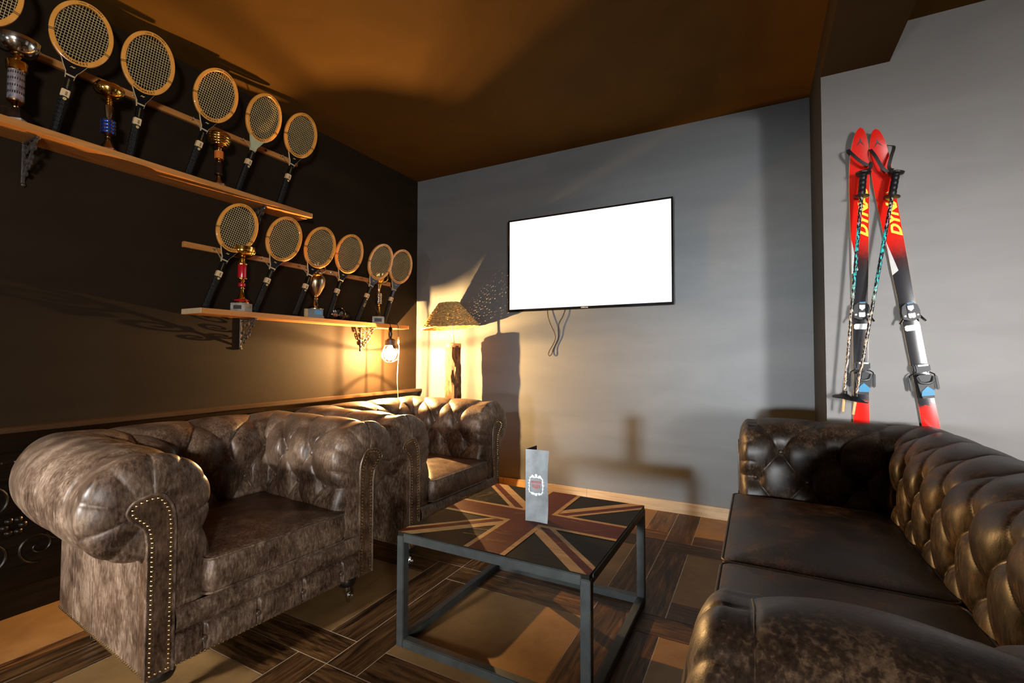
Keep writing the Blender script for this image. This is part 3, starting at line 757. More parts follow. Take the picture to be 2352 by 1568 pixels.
# ------------------------------------------------------------------ shelves, rails, brackets
SH1, SH2 = 2.155, 1.420
def shelf(label, y0, y1, z):
    root = thing('wall_shelf', label, 'shelf', (0, (y0 + y1) / 2, z)); L = (y1 - y0) / 2
    mb = MB(); mb.box2((.001, -L + .004, -.030), (.200, L - .004, 0), 0, .002); mb.build('board', M_SHELF, root, smooth=False)
    for sg in (-1, 1):
        mb = MB(); mb.box2((.001, sg * L, -.030), (.200, sg * (L - .005), 0), 0, .001); mb.build('end_grain', M_SHELFEND, root, smooth=False)
    return root
shelf('long orange pine shelf under the upper row of rackets', -3.6, -1.394, SH1)
shelf('orange pine shelf under the lower row of rackets, above the hanging bulb', -2.13, -.350, SH2)
def rail(label, y0, y1, z, hooks, bolts):
    root = thing('hook_rail', label, 'rail', (0, 0, 0))
    mb = MB(); mb.box2((.001, y0, z - .017), (.026, y1, z + .017), 0, .002); mb.build('batten', M_SHELF, root, smooth=False)
    for y in hooks:
        mb = MB(); mb.tube(catmull([(.024, y, z), (.040, y, z - .003), (.050, y, z + .002), (.052, y + .002, z + .012), (.045, y + .003, z + .018)], 4), .0022, 6)
        mb.lathe([(.005, 0), (.005, .003)], 8, (.026, y, z), Matrix.Rotation(PI / 2, 4, 'Y')); mb.build('hook', M_CHROME, root)
    for y in bolts:
        mb = MB(); mb.lathe([(.009, 0), (.008, .003), (.004, .004), (.003, .001)], 10, (.026, y, z), Matrix.Rotation(PI / 2, 4, 'Y')); mb.build('bolt', M_INK, root)
    return root
HK1 = {'U1': -2.985, 'U2': -2.688, 'U3': -2.405, 'U4': -2.116, 'U5': -1.813, 'U6': -1.528}
HK2 = {'L1': -1.973, 'L2': -1.669, 'L3': -1.374, 'L4': -1.08, 'L5': -.776, 'L6': -.486}
Z1, Z2 = 2.548, 1.800
rail('long pine batten with hooks behind the upper row of rackets', -3.6, -1.387, Z1, HK1.values(), [-1.64, -2.55])
rail('pine batten with hooks behind the lower row of rackets', -2.137, -.40, Z2, HK2.values(), [])
def bracket(label, y, z):
    root = thing('shelf_bracket', label, 'bracket', (0, y, z), 0, 'scrolled iron shelf brackets')
    mb = MB(); mb.tube([(.0055, 0, 0), (.0055, 0, -.188)], .0075, 6, flat=.6); mb.lathe([(0, -.012), (.008, -.006), (.009, .002), (.004, .008)], 8, (.008, 0, -.195)); mb.build('back_bar', M_IRON, root)
    mb = MB(); mb.tube([(.004, 0, -.0050), (.158, 0, -.0050)], .0075, 6, flat=.6, up=(0, 0, 1)); mb.lathe([(0, -.009), (.008, -.004), (.008, .004), (0, .009)], 8, (.162, 0, -.010)); mb.build('top_bar', M_IRON, root)
    mb = MB()
    mb.tube(catmull([(.008, 0, -.175), (.035, 0, -.135), (.075, 0, -.085), (.115, 0, -.045), (.150, 0, -.012)], 6), .0055, 6, flat=.8)
    def spi(cx, cz, r0, ph, sg, turns=1.35):
        pts = [(cx + r0 * (1 - .8 * i / 26) * math.cos(ph + sg * turns * 2 * PI * i / 26), 0, cz + r0 * (1 - .8 * i / 26) * math.sin(ph + sg * turns * 2 * PI * i / 26)) for i in range(27)]
        mb.tube(pts, [.0046 - .002 * i / 26 for i in range(27)], 6)
        mb.lathe([(0, -.005), (.005, 0), (0, .005)], 7, pts[-1])
    for cx, cz, r, ph, sg in ((.030, -.040, .024, PI * .75, -1), (.072, -.032, .022, PI * .5, -1), (.112, -.024, .016, PI * .5, -1), (.026, -.086, .018, PI, 1), (.022, -.128, .014, PI, 1),
                              (.066, -.118, .020, PI * .75, 1), (.100, -.082, .019, PI * .75, 1), (.132, -.046, .015, PI * .75, 1), (.044, -.150, .014, PI * .75, 1), (.140, -.022, .010, PI, -1)):
        spi(cx, cz, r, ph, sg)
    for px, pz in ((.095, -.112), (.098, -.104), (.088, -.106)):
        mb.lathe([(0, -.008), (.006, -.002), (.005, .004), (0, .008)], 7, (px, 0, pz))
    mb.build('scrollwork', M_IRON, root)
    return root
bracket('scrolled iron bracket under the upper shelf, below the silver trophy', -2.81, SH1 - .030)
bracket('scrolled iron bracket under the upper shelf, half hidden behind a racket head', -1.725, SH1 - .030)
bracket('scrolled iron bracket under the lower shelf casting a long curled shadow', -1.775, SH2 - .030)
bracket('scrolled iron bracket under the lower shelf beside the glowing bulb', -.735, SH2 - .030)

# ------------------------------------------------------------------ tennis rackets
def racket_mesh_parts():
    p = {}
    ca, cb, cz = .1135, .155, .53
    def ell(t, off=0): return (ca - off) * math.cos(t), cz + (cb - off) * math.sin(t)
    mb = MB(); n = 96; vs = []
    sec = [(-.009, -.007), (-.007, -.009), (.007, -.009), (.009, -.007), (.009, .007), (.007, .009), (-.007, .009), (-.009, .007)]
    A = []
    for i in range(n):
        t = 2 * PI * i / n; nx, nz = cb * math.cos(t), ca * math.sin(t); L = math.hypot(nx, nz); nx /= L; nz /= L
        wide = 1 + .28 * max(0, -math.sin(t)); x, z = ell(t, .0095)
        A.append([(x + nx * a * wide, b, z + nz * a * wide) for a, b in sec])
    A.append(A[0]); mb.grid(np.array(A), closed=True); p['head_frame'] = (mb, M_HOOP)
    mb = MB(); ia, ib = ca - .019, cb - .020
    for k in range(-8, 9):
        x = k * .0112; q = 1 - (x / ia)**2
        if q > .02: zz = ib * math.sqrt(q); mb.tube([(x, .0, cz - zz), (x, .0, cz + zz)], .00115, 4)
    for k in range(-9, 10):
        z = k * .0128; q = 1 - (z / ib)**2
        if q > .02: xx = ia * math.sqrt(q); mb.tube([(-xx, -.0012, cz + z), (xx, -.0012, cz + z)], .00115, 4)
    p['strings'] = (mb, M_STRING)
    for bi, t in enumerate((-.30, PI + .30)):
        mb = MB()
        for dt in (-.022, .022):
            x, z = ell(t + dt, .0095); ang = math.atan2(ca * math.sin(t), cb * math.cos(t))
            R = Matrix.Rotation(-ang, 4, 'Y'); mb.box((x, 0, z), (.0205, .0195, .0028), 0, .0, R)
        p['binding' if bi == 0 else 'binding#'] = (mb, M_INK)
    L_ = []
    for t in np.linspace(-PI / 2 - .42, -PI / 2 + .42, 17): L_.append((ca * 1.02 * math.cos(t), cz + (cb - .002) * math.sin(t)))
    poly = L_ + [(.030, .352), (.018, .330), (.0135, .300), (-.0135, .300), (-.018, .330), (-.030, .352)]
    mb = MB(); mb.prism(poly, -.0085, .0085, 'y'); p['throat'] = (mb, M_GLOSSBLK)
    mb = MB()
    for sg in (-1, 1): mb.tube(catmull([(sg * .046, -.0, .387), (sg * .031, -.0, .353), (sg * .0195, 0, .331), (sg * .0148, 0, .300)], 5), .0023, 6, flat=3.2, up=(0, 1, 0))
    p['throat_trim'] = (mb, M_CREAM)
    mb = MB(); mb.box((0, 0, .2745), (.026, .020, .060), 0, .003); p['shaft'] = (mb, M_GLOSSBLK)
    mb = MB(); pts = []
    for i in range(30): pts.append((.0035 * math.sin(i * 1.3), -.0104, .248 + .048 * i / 29))
    mb.tube(pts, .0005, 4); mb.add([(-.010, -.0090, .352), (-.002, -.0090, .356), (.003, -.0090, .352), (.011, -.0090, .360), (.007, -.0090, .360), (.002, -.0090, .358), (-.003, -.0090, .361)], [(0, 1, 6), (1, 2, 5, 6), (2, 3, 4, 5)])
    p['emblem'] = (mb, M_GOLDINK)
    mb = MB(); mb.box((0, 0, .224), (.032, .027, .037), 0, .0025); p['label_band'] = (mb, M_CREAM)
    mb = MB()
    for zz, ww in ((.230, .008), (.2235, .009), (.217, .0085)): mb.box((.004, -.0138, zz), (ww, .0004, .0038))
    p['label_print'] = (mb, M_INK)
    mb = MB(); A = []
    for i in range(60):
        z = .006 + .200 * i / 59; r = .0162 + .0016 * abs(math.sin(z * 150)) + .002 * smooth(.05, 0, z)
        A.append([(r * 1.06 * math.cos(2 * PI * (k + .5) / 8), r * .92 * math.sin(2 * PI * (k + .5) / 8), z + .004 * k / 8) for k in range(8)])
    mb.grid(np.array(A), closed=True); p['grip'] = (mb, M_GRIP)
    mb = MB(); mb.lathe([(.0165, 0), (.0205, .003), (.0205, .010), (.0175, .013)], 8); p['butt_cap'] = (mb, M_GLOSSBLK)
    mb = MB(); mb.lathe([(.007, 0), (.007, .0006)], 12, (.003, -.0162, .196), Matrix.Rotation(PI / 2, 4, 'X')); p['sticker'] = (mb, M_GOLDINK)
    mb = MB()
    def arc(txt, t0, span, size, top, off):
        # letters set one by one along the hoop
        for i, ch in enumerate(txt):
            if ch == ' ': continue
            vs, fs = text_mesh(ch, size, 0, .0003); f = (i + .5) / len(txt) - .5
            t = t0 + (f * span if not top else -f * span); x, z = ell(t, off)
            nx, nz = cb * math.cos(t), ca * math.sin(t); l = math.hypot(nx, nz); nx /= l; nz /= l
            if not top: nx, nz = -nx, -nz      # letters stand with their heads to the strings
            tx, tz = nz, -nx
            mb.add([(x + tx * v[0] + nx * v[1], -.0096, z + tz * v[0] + nz * v[1]) for v in vs], fs)
    arc('SNAUWAERT', -PI / 2, .95, .0150, False, .0093); p['lettering'] = (mb, M_INK)
    mb = MB(); arc('JOHN NEWCOMBE', PI / 2 - .05, .95, .0085, True, .0105); p['lettering#'] = (mb, M_INK)
    return p
POSE = {
 'U1': (.0856, -3.050, .077, .150, .223), 'U2': (.0856, -2.7414, .0772, .1668, .2231), 'U3': (.0560, -2.4306, .2400, .0779, .1332), 'U4': (.0736, -2.1588, .2246, .1938, .1103),
 'U5': (.0923, -1.8768, .2275, .1843, -.0473), 'U6': (.1004, -1.5926, .1791, .1931, .1004), 'L1': (.0964, -2.0545, .11, .2888, .1413),
 'L2': (.1285, -1.7683, .0945, .3131, .1393), 'L3': (.1317, -1.4794, .0994, .3052, .1397), 'L4': (.1259, -1.1863, .1225, .2597, .1683),
 'L5': (.1462, -.9221, .1709, .3175, .0954), 'L6': (.1340, -.6036, .0978, .26, .2288)}
RLAB = {
 'U1': 'wooden tennis racket cut off by the photo corner, above the tall silver trophy',
 'U2': 'wooden tennis racket on the upper shelf between the silver trophy and the blue-stemmed cup',
 'U3': 'wooden tennis racket on the upper shelf beside the blue-stemmed cup, under the shadowed ceiling',
 'U4': 'wooden tennis racket on the upper shelf beside the ribbed orange-stemmed gold cup',
 'U5': 'wooden tennis racket with pale green throat on the upper shelf',
 'U6': 'wooden tennis racket at the free end of the upper shelf, last in its row',
 'L1': 'wooden tennis racket first on the lower shelf, leaning beside the red-stemmed gold cup',
 'L2': 'wooden tennis racket on the lower shelf between the red-stemmed cup and the silver urn',
 'L3': 'wooden tennis racket on the lower shelf with its head above the old silver urn',
 'L4': 'wooden tennis racket standing over the chrome fishing reel on the lower shelf',
 'L5': 'wooden tennis racket on the lower shelf with a gold cup showing behind its strings',
 'L6': 'wooden tennis racket last on the lower shelf, nearest the corner of the grey wall'}
def racket_matrix(x0, y0, z0, de, ta, ps):
    n = Vector((math.cos(ps), -math.sin(ps), 0)); l = Vector((math.sin(ps), math.cos(ps), 0)); z = Vector((0, 0, 1))
    a = z * math.cos(ta) + l * math.sin(ta); l2 = l * math.cos(ta) - z * math.sin(ta)
    a2 = a * math.cos(de) + n * math.sin(de); n2 = n * math.cos(de) - a * math.sin(de)
    M = Matrix.Identity(4)
    for i in range(3): M[i][0] = l2[i]; M[i][1] = -n2[i]; M[i][2] = a2[i]; M[i][3] = (x0, y0, z0)[i]
    return M
def rackets():
    parts = racket_mesh_parts(); proto = None
    for k in ['U2', 'U1', 'U3', 'U4', 'U5', 'U6', 'L1', 'L2', 'L3', 'L4', 'L5', 'L6']:
        up = k[0] == 'U'; x0, y0, de, ta, ps = POSE[k]; M = racket_matrix(x0, y0, (SH1 if up else SH2) + .004, de, ta, ps)
        if proto is None:
            r = thing('tennis_racket', RLAB[k], 'racket')
            for nm, (mb, m) in parts.items(): mb.build(nm.rstrip('#'), m, r, smooth=(nm != 'label_print'), fix=nm.rstrip('#') not in ('lettering', 'emblem'))
            proto = r
        else:
            r = copy_tree(proto); r['label'] = RLAB[k]
            for ch in [c for c in bpy.data.objects if c.parent == r and c.name.startswith('string_tie')]: bpy.data.objects.remove(ch)
        r['group'] = 'wooden rackets on the upper shelf' if up else 'wooden rackets on the lower shelf'
        r.location = M.translation; r.rotation_euler = M.to_euler()
        # the cord that ties the neck back to its hook
        hk = M.inverted() @ Vector((.050, (HK1 if up else HK2)[k], (Z1 if up else Z2) + .006))
        mb = MB()
        for zz in (.311, .315): mb.tube([(.016, -.012, zz), (.016, .012, zz), (-.016, .012, zz), (-.016, -.012, zz)], .0017, 5, closed=True)
        mb.tube([(-.0165, -.006, .313), hk + Vector((0, 0, .001))], .0012, 5); mb.tube([(-.0165, .010, .314), hk], .0012, 5)
        mb.build('string_tie', M_TWINE, r)
        if k == 'U5':
            for ch in bpy.data.objects:
                if ch.parent == r and ch.name.split('.')[0] in ('throat', 'throat_trim'):
                    ch.material_slots[0].link = 'OBJECT'; ch.material_slots[0].material = M_PALE; ch['label'] = 'pale green painted throat'
rackets()

# ------------------------------------------------------------------ trophies
def trophy(name, label, x, y, z, parts, cat='trophy', rz=.5):
    r = thing(name, label, cat, (x, y, z), rz)
    for nm, m, fn in parts:
        mb = MB(); fn(mb); mb.build(nm, m, r, ang=35)
    return r
def LT(prof, n=28): return lambda mb: mb.lathe(prof, n)
def bowl(z, r, h, wall=.003, n=10, lip=0.0):
    o = [(max(.004, r * math.sin(PI / 2 * i / n)), z + h * (1 - math.cos(PI / 2 * i / n))) for i in range(n + 1)]
    o[0] = (.006, z); o.append((r + lip, z + h + .003))
    i_ = [(max(.001, (r - wall) * math.sin(PI / 2 * i / n)), z + wall + h * (1 - math.cos(PI / 2 * i / n))) for i in range(n, -1, -1)]
    return o + i_
def handles(r, z0, z1, out, rad=.003, both=True):
    def f(mb):
        for sg in ((-1, 1) if both else (1,)):
            mb.tube(catmull([(sg * (r * .7), 0, z0), (sg * (r + out * .8), 0, z0 + (z1 - z0) * .25), (sg * (r + out), 0, z0 + (z1 - z0) * .6), (sg * (r + out * .5), 0, z1), (sg * r * .95, 0, z1 - .004)], 5), rad, 7)
    return f
def ribbed(z0, z1, r, k, amp):
    n = 60; return [(r + amp * abs(math.sin(PI * k * i / n)), z0 + (z1 - z0) * i / n) for i in range(n + 1)]
# lower shelf
trophy('gold_cup_trophy', 'gold cup trophy with red enamel stem on pale marble block, lower shelf', .135, -1.855, SH2, [
    ('base', M_MARBLE, lambda mb: mb.box((0, 0, .027), (.088, .088, .054), 0, .002)),
    ('name_plate', M_SILVER, lambda mb: mb.box((0, -.0445, .027), (.05, .001, .024))),
    ('foot', M_GOLD, LT([(.044, .054), (.046, .060), (.040, .068), (.036, .078), (.030, .084), (.020, .094), (.013, .125), (.012, .140), (.018, .144), (.018, .148), (.011, .150), (.011, .157)])),
    ('foot_ring', M_RED, LT([(.041, .064), (.0435, .068), (.042, .076), (.034, .078)])),
    ('stem_bead', M_RED, LT([(.010, .155), (.019, .160), (.0215, .170), (.019, .180), (.010, .184)])),
    ('knop', M_GOLD, LT([(.011, .182), (.018, .195), (.014, .202), (.030, .205), (.031, .211), (.020, .213)])),
    ('stem', M_RED, LT([(.024, .212), (.025, .216), (.025, .292), (.024, .296)])),
    ('collar', M_GOLD, LT([(.030, .295), (.031, .301), (.022, .306), (.014, .326), (.016, .332), (.022, .336), (.012, .342)])),
    ('cup', M_GOLD, LT(bowl(.340, .070, .042) )),
    ('cup_rim', M_GOLD, LT([(.069, .380), (.0725, .384), (.0725, .404), (.070, .406), (.0695, .384)])),
    ('handle', M_GOLD, handles(.066, .352, .400, .012))])
trophy('silver_urn_trophy', 'old tarnished silver urn trophy on dark marble block with blue plate, lower shelf', .125, -1.300, SH2, [
    ('base', M_DKMARBLE, lambda mb: (mb.box((0, 0, .008), (.125, .125, .016), 0, .003), mb.box((0, 0, .040), (.112, .112, .052), 0, .003))),
    ('base_corner', M_SAP, lambda mb: mb.box((-.0565, -.0565, .033), (.022, .022, .064), 0, .003, Matrix.Rotation(PI / 4, 4, 'Z'))),
    ('name_plate', M_BLUEPL, lambda mb: mb.box((.024, -.0568, .042), (.050, .002, .030), 0, .0006)),
    ('foot', M_OLDSILVER, LT([(.062, .066), (.062, .071), (.046, .082), (.030, .094), (.021, .112), (.016, .138), (.020, .142), (.021, .147), (.014, .151)])),
    ('body', M_OLDSILVER, LT([(.014, .150), (.027, .162), (.045, .190), (.060, .222), (.068, .252), (.070, .276), (.066, .298), (.055, .316), (.044, .326)], 36)),
    ('neck_ring', M_OLDSILVER, LT([(.044, .325), (.049, .328), (.049, .333), (.042, .335)])),
    ('neck', M_OLDSILVER, LT([(.042, .334), (.030, .352), (.024, .374), (.024, .392), (.032, .410), (.030, .410), (.021, .392)])),
    ('handle', M_OLDSILVER, handles(.035, .330, .398, .030, .0035))], rz=.85)
trophy('spring_stem_trophy', 'gold cup trophy with ringed silver stem on grey marble cube, lower shelf', .135, -.665, SH2, [
    ('base', M_MARBLE, lambda mb: mb.box((0, 0, .030), (.094, .094, .060), 0, .002)),
    ('name_plate', M_INK, lambda mb: mb.box((0, -.0475, .030), (.060, .001, .030))),
    ('foot', M_GOLD, LT([(.036, .060), (.037, .064), (.024, .075), (.013, .105), (.010, .135), (.014, .142), (.008, .148), (.012, .160), (.010, .168)])),
    ('stem', M_SILVER, LT(ribbed(.168, .262, .0225, 7, .006))),
    ('collar', M_GOLD, LT([(.012, .260), (.010, .275), (.013, .300), (.022, .336), (.010, .342)])),
    ('cup', M_GOLD, LT(bowl(.340, .052, .085))),
    ('handle', M_GOLD, handles(.050, .352, .440, .024, .004))], rz=.7)
# upper shelf
trophy('silver_bowl_trophy', 'wide silver bowl trophy with faceted pillar stem on brown plinth, upper shelf', .125, -2.875, SH1, [
    ('base_slab', M_MARBLE, lambda mb: mb.box((0, 0, .006), (.100, .100, .012), 0, .001)),
    ('base', M_DKMARBLE, lambda mb: mb.lathe([(.062, .012), (.048, .062), (.046, .064)], 4)),
    ('foot', M_GOLD, LT([(.022, .064), (.010, .074), (.012, .082), (.030, .098), (.031, .104)], 12)),
    ('pillar', M_HOLO, LT([(.0285, .103), (.0285, .235)], 12)),
    ('pillar_pattern', M_DKMARBLE, lambda mb: [mb.box((.0279 * math.cos(2 * PI * (k + .5) / 24), .0279 * math.sin(2 * PI * (k + .5) / 24), zz), (.0014, .0030, .010), 0, 0, Matrix.Rotation(2 * PI * (k + .5) / 24, 4, 'Z')) for k in range(24) for zz in (.135, .165, .195, .222)]),
    ('capital', M_GOLD, LT([(.030, .234), (.034, .238), (.036, .272), (.034, .276), (.012, .280), (.011, .292), (.018, .300)], 24)),
    ('bowl', M_SILVER, LT(bowl(.296, .075, .075), 36))], rz=.78)
trophy('blue_stem_trophy', 'gold cup trophy with blue chequered drum stem on red marble foot, upper shelf', .120, -2.545, SH1, [
    ('base', M_REDMARBLE, lambda mb: mb.lathe([(.062, .0), (.062, .016), (.036, .026)], 4)),
    ('foot', M_OLDSILVER, LT([(.030, .026), (.014, .062), (.010, .070), (.016, .078), (.010, .084), (.017, .094), (.026, .100)], 14)),
    ('drum', M_BLUE, LT(ribbed(.100, .168, .0275, 4, .0025), 14)),
    ('drum_facets', M_SILVER, lambda mb: [mb.box((.0298 * math.cos(2 * PI * (k + .5) / 14), .0298 * math.sin(2 * PI * (k + .5) / 14), .1085 + .017 * j), (.0016, .0062, .0095), 0, .0006, Matrix.Rotation(2 * PI * (k + .5) / 14, 4, 'Z')) for k in range(14) for j in range(4)]),
    ('collar', M_GOLD, LT([(.027, .168), (.012, .176), (.010, .180)], 20)),
    ('stem', M_OLDSILVER, LT([(.010, .178), (.018, .236), (.018, .240)], 8)),
    ('knop', M_GOLD, LT([(.012, .240), (.017, .245), (.012, .250), (.018, .256), (.012, .262), (.016, .266), (.008, .272)], 20)),
    ('cup', M_GOLD, LT([(.008, .270), (.030, .278), (.052, .294), (.062, .314), (.062, .330), (.054, .342), (.052, .340), (.059, .328), (.058, .314), (.046, .298), (.002, .282)], 36))], rz=.78)
trophy('ribbed_cup_trophy', 'ribbed gold ball cup trophy with orange stem and green-banded foot, upper shelf', .125, -2.005, SH1, [
    ('base', M_REDMARBLE, lambda mb: mb.lathe([(.058, 0), (.058, .018), (.040, .026)], 4)),
    ('base_band', M_GREEN, lambda mb: mb.box((0, -.0415, .009), (.056, .002, .012))),
    ('foot', M_OLDSILVER, LT([(.026, .026), (.014, .048), (.010, .070), (.016, .076), (.022, .078), (.022, .086), (.016, .090)], 18)),
    ('stem', M_DKMARBLE, LT([(.020, .088), (.0195, .150), (.017, .154)], 18)),
    ('stem_collar', M_GOLD, LT([(.017, .152), (.010, .158), (.019, .166), (.010, .172), (.020, .176)], 18)),
    ('stem_block', M_ORANGE, LT([(.0245, .176), (.0245, .222)], 8)),
    ('knop', M_GOLD, LT([(.012, .222), (.014, .228), (.011, .232), (.014, .238), (.010, .242)], 18)),
    ('cup', M_GOLD, LT([(.010, .240)] + [((.060 + .0035 * abs(math.sin(PI * 6 * i / 48))) * math.sin(math.radians(15 + 110 * i / 48)), .296 - .058 * math.cos(math.radians(15 + 110 * i / 48))) for i in range(49)] + [(.046, .329), (.044, .300), (.002, .262)], 36))], rz=.78)
# reel lying among the lower trophies
def reel():
    r = thing('fishing_reel', 'old chrome-rimmed reel with brown wooden handle lying on the lower shelf', 'reel', (.130, -1.075, SH2 + .045), .35)
    RY = Matrix.Rotation(PI / 2, 4, 'X')
    mb = MB(); mb.lathe([(0, -.012), (.046, -.010), (.050, -.004), (.050, .010), (.046, .014), (.030, .010), (.012, .016), (0, .018)], 32, (0, .0, .006), RY); mb.build('spool_disc', M_CHROME, r)
    mb = MB(); mb.lathe([(.036, 0), (.040, .004), (.040, .085), (.034, .092)], 24, (0, .10, -.004), RY); mb.build('drum', M_BLKPL, r)
    mb = MB(); mb.lathe([(.006, 0), (.006, .03), (.012, .034), (.018, .045), (.018, .075), (.013, .086)], 18, (0, -.018, -.006), RY); mb.build('handle', M_BROWNWOOD, r)
    mb = MB(); mb.lathe([(.013, 0), (.014, .012), (.006, .022), (.005, .030), (0, .034)], 16, (0, -.104, -.006), RY); mb.build('handle_cap', M_SILVER, r)
    mb = MB(); mb.tube(catmull([(-.02, .11, .035), (-.02, .16, .034), (-.02, .178, .020), (-.02, .18, -.02)], 5), .0022, 6); mb.tube([(.01, .02, .02), (.012, .19, .004)], .003, 6); mb.build('wire_guard', M_CHROME, r)
    mb = MB(); mb.box((-.045, -.03, .035), (.02, .03, .14), 0, .006); mb.tube(catmull([(-.04, -.02, .06), (-.02, .0, .085), (0, .015, .06), (0, .0, .02)], 5), .003, 6); mb.build('mount', M_BLKPL, r)
reel()

# ------------------------------------------------------------------ hanging bulb, switch cord
BX, BY, BZ = .226, -.617, 1.167
def hanging_bulb():
    r = thing('pendant_bulb', 'lit caged bulb on a black cord hanging in front of the lower shelf', 'hanging lamp', (BX, BY, 0))
    mb = MB(); mb.tube(catmull([(-.085, -.10, SH2 + .14), (-.07, -.05, SH2 + .06), (-.055, -.02, SH2 + .008), (-.035, -.004, SH2 + .005), (-.018, 0, SH2 + .004), (-.004, 0, SH2 - .002), (0, 0, SH2 - .02), (0, 0, 1.385)], 5), .0032, 6); mb.build('cord', M_CORDB, r)
    mb = MB(); mb.lathe([(.006, 1.395), (.014, 1.386), (.019, 1.372), (.019, 1.330), (.016, 1.310), (.020, 1.296), (.021, 1.290)][::-1], 18); mb.build('socket', M_GLOSSBLK, r)
    mb = MB(); mb.lathe([(.040, 1.236), (.045, 1.238), (.045, 1.282), (.034, 1.292), (.018, 1.296)], 22); mb.build('collar', M_IRON, r)
    mb = MB(); A = []  # added plate that keeps the bulb's light off the ceiling and upper back wall
    for az in np.radians(np.linspace(-27, 112, 18)):
        lo = math.radians(30 + 14 * smooth(math.radians(0), math.radians(40), az))
        A.append([(.082 * math.cos(az) * math.cos(e), .082 * math.sin(az) * math.cos(e), BZ + .082 * math.sin(e)) for e in np.linspace(lo, math.radians(66), 8)])
    mb.grid(np.array(A)); o = mb.build('added_light_shield', M_IRON, r); o.modifiers.new('thickness', 'SOLIDIFY').thickness = .0012
    mb = MB()
    for k in range(8):
        a = 2 * PI * k / 8 + .2; ca, sa = math.cos(a), math.sin(a)
        mb.tube(catmull([(.043 * ca, .043 * sa, 1.240), (.056 * ca, .056 * sa, 1.215), (.070 * ca, .070 * sa, 1.180), (.074 * ca, .074 * sa, 1.150), (.060 * ca, .060 * sa, 1.118), (.030 * ca, .030 * sa, 1.098), (.008 * ca, .008 * sa, 1.094)], 4), .0021, 5)
    for rr, zz in ((.0705, 1.178), (.060, 1.118)): mb.tube([(rr * math.cos(2 * PI * i / 28), rr * math.sin(2 * PI * i / 28), zz) for i in range(28)], .0021, 5, closed=True)
    mb.lathe([(0, 1.092), (.010, 1.093), (.010, 1.096), (0, 1.097)], 10)
    mb.build('wire_cage', M_IRON, r)
    mb = MB(); mb.lathe([(0, 1.112), (.018, 1.114), (.036, 1.124), (.049, 1.142), (.054, 1.164), (.050, 1.186), (.038, 1.206), (.024, 1.220), (.016, 1.232), (.014, 1.250)], 24); g = mb.build('bulb', M_BULB, r); g['label'] = 'glowing round bulb'
    c = MB(); cp = [(.12, -.52, 1.60), (.15, -.53, 1.50), (.185, -.522, 1.448), (.203, -.507, 1.424), (.206, -.500, 1.405), (.207, -.497, 1.35), (.208, -.496, 1.318)]
    root = thing('switch_cord', 'thin white cord with inline switch hanging from the lower shelf beside the bulb', 'cord')
    c.tube(catmull(cp, 5), .0028, 6); c.build('upper_cord', M_CORDB, root)
    c = MB(); c.box((.209, -.498, 1.285), (.012, .018, .058), 0, .004); c.build('switch', M_CORD, root)
    c = MB(); c.tube(catmull([(.209, -.499, 1.258), (.212, -.490, 1.22), (.212, -.500, 1.12), (.212, -.508, 1.02), (.212, -.510, .92), (.213, -.500, .80), (.216, -.49, .60), (.20, -.47, .30), (.20, -.46, .02)], 6), .0026, 6); c.build('lower_cord', M_CORD, root)
hanging_bulb()

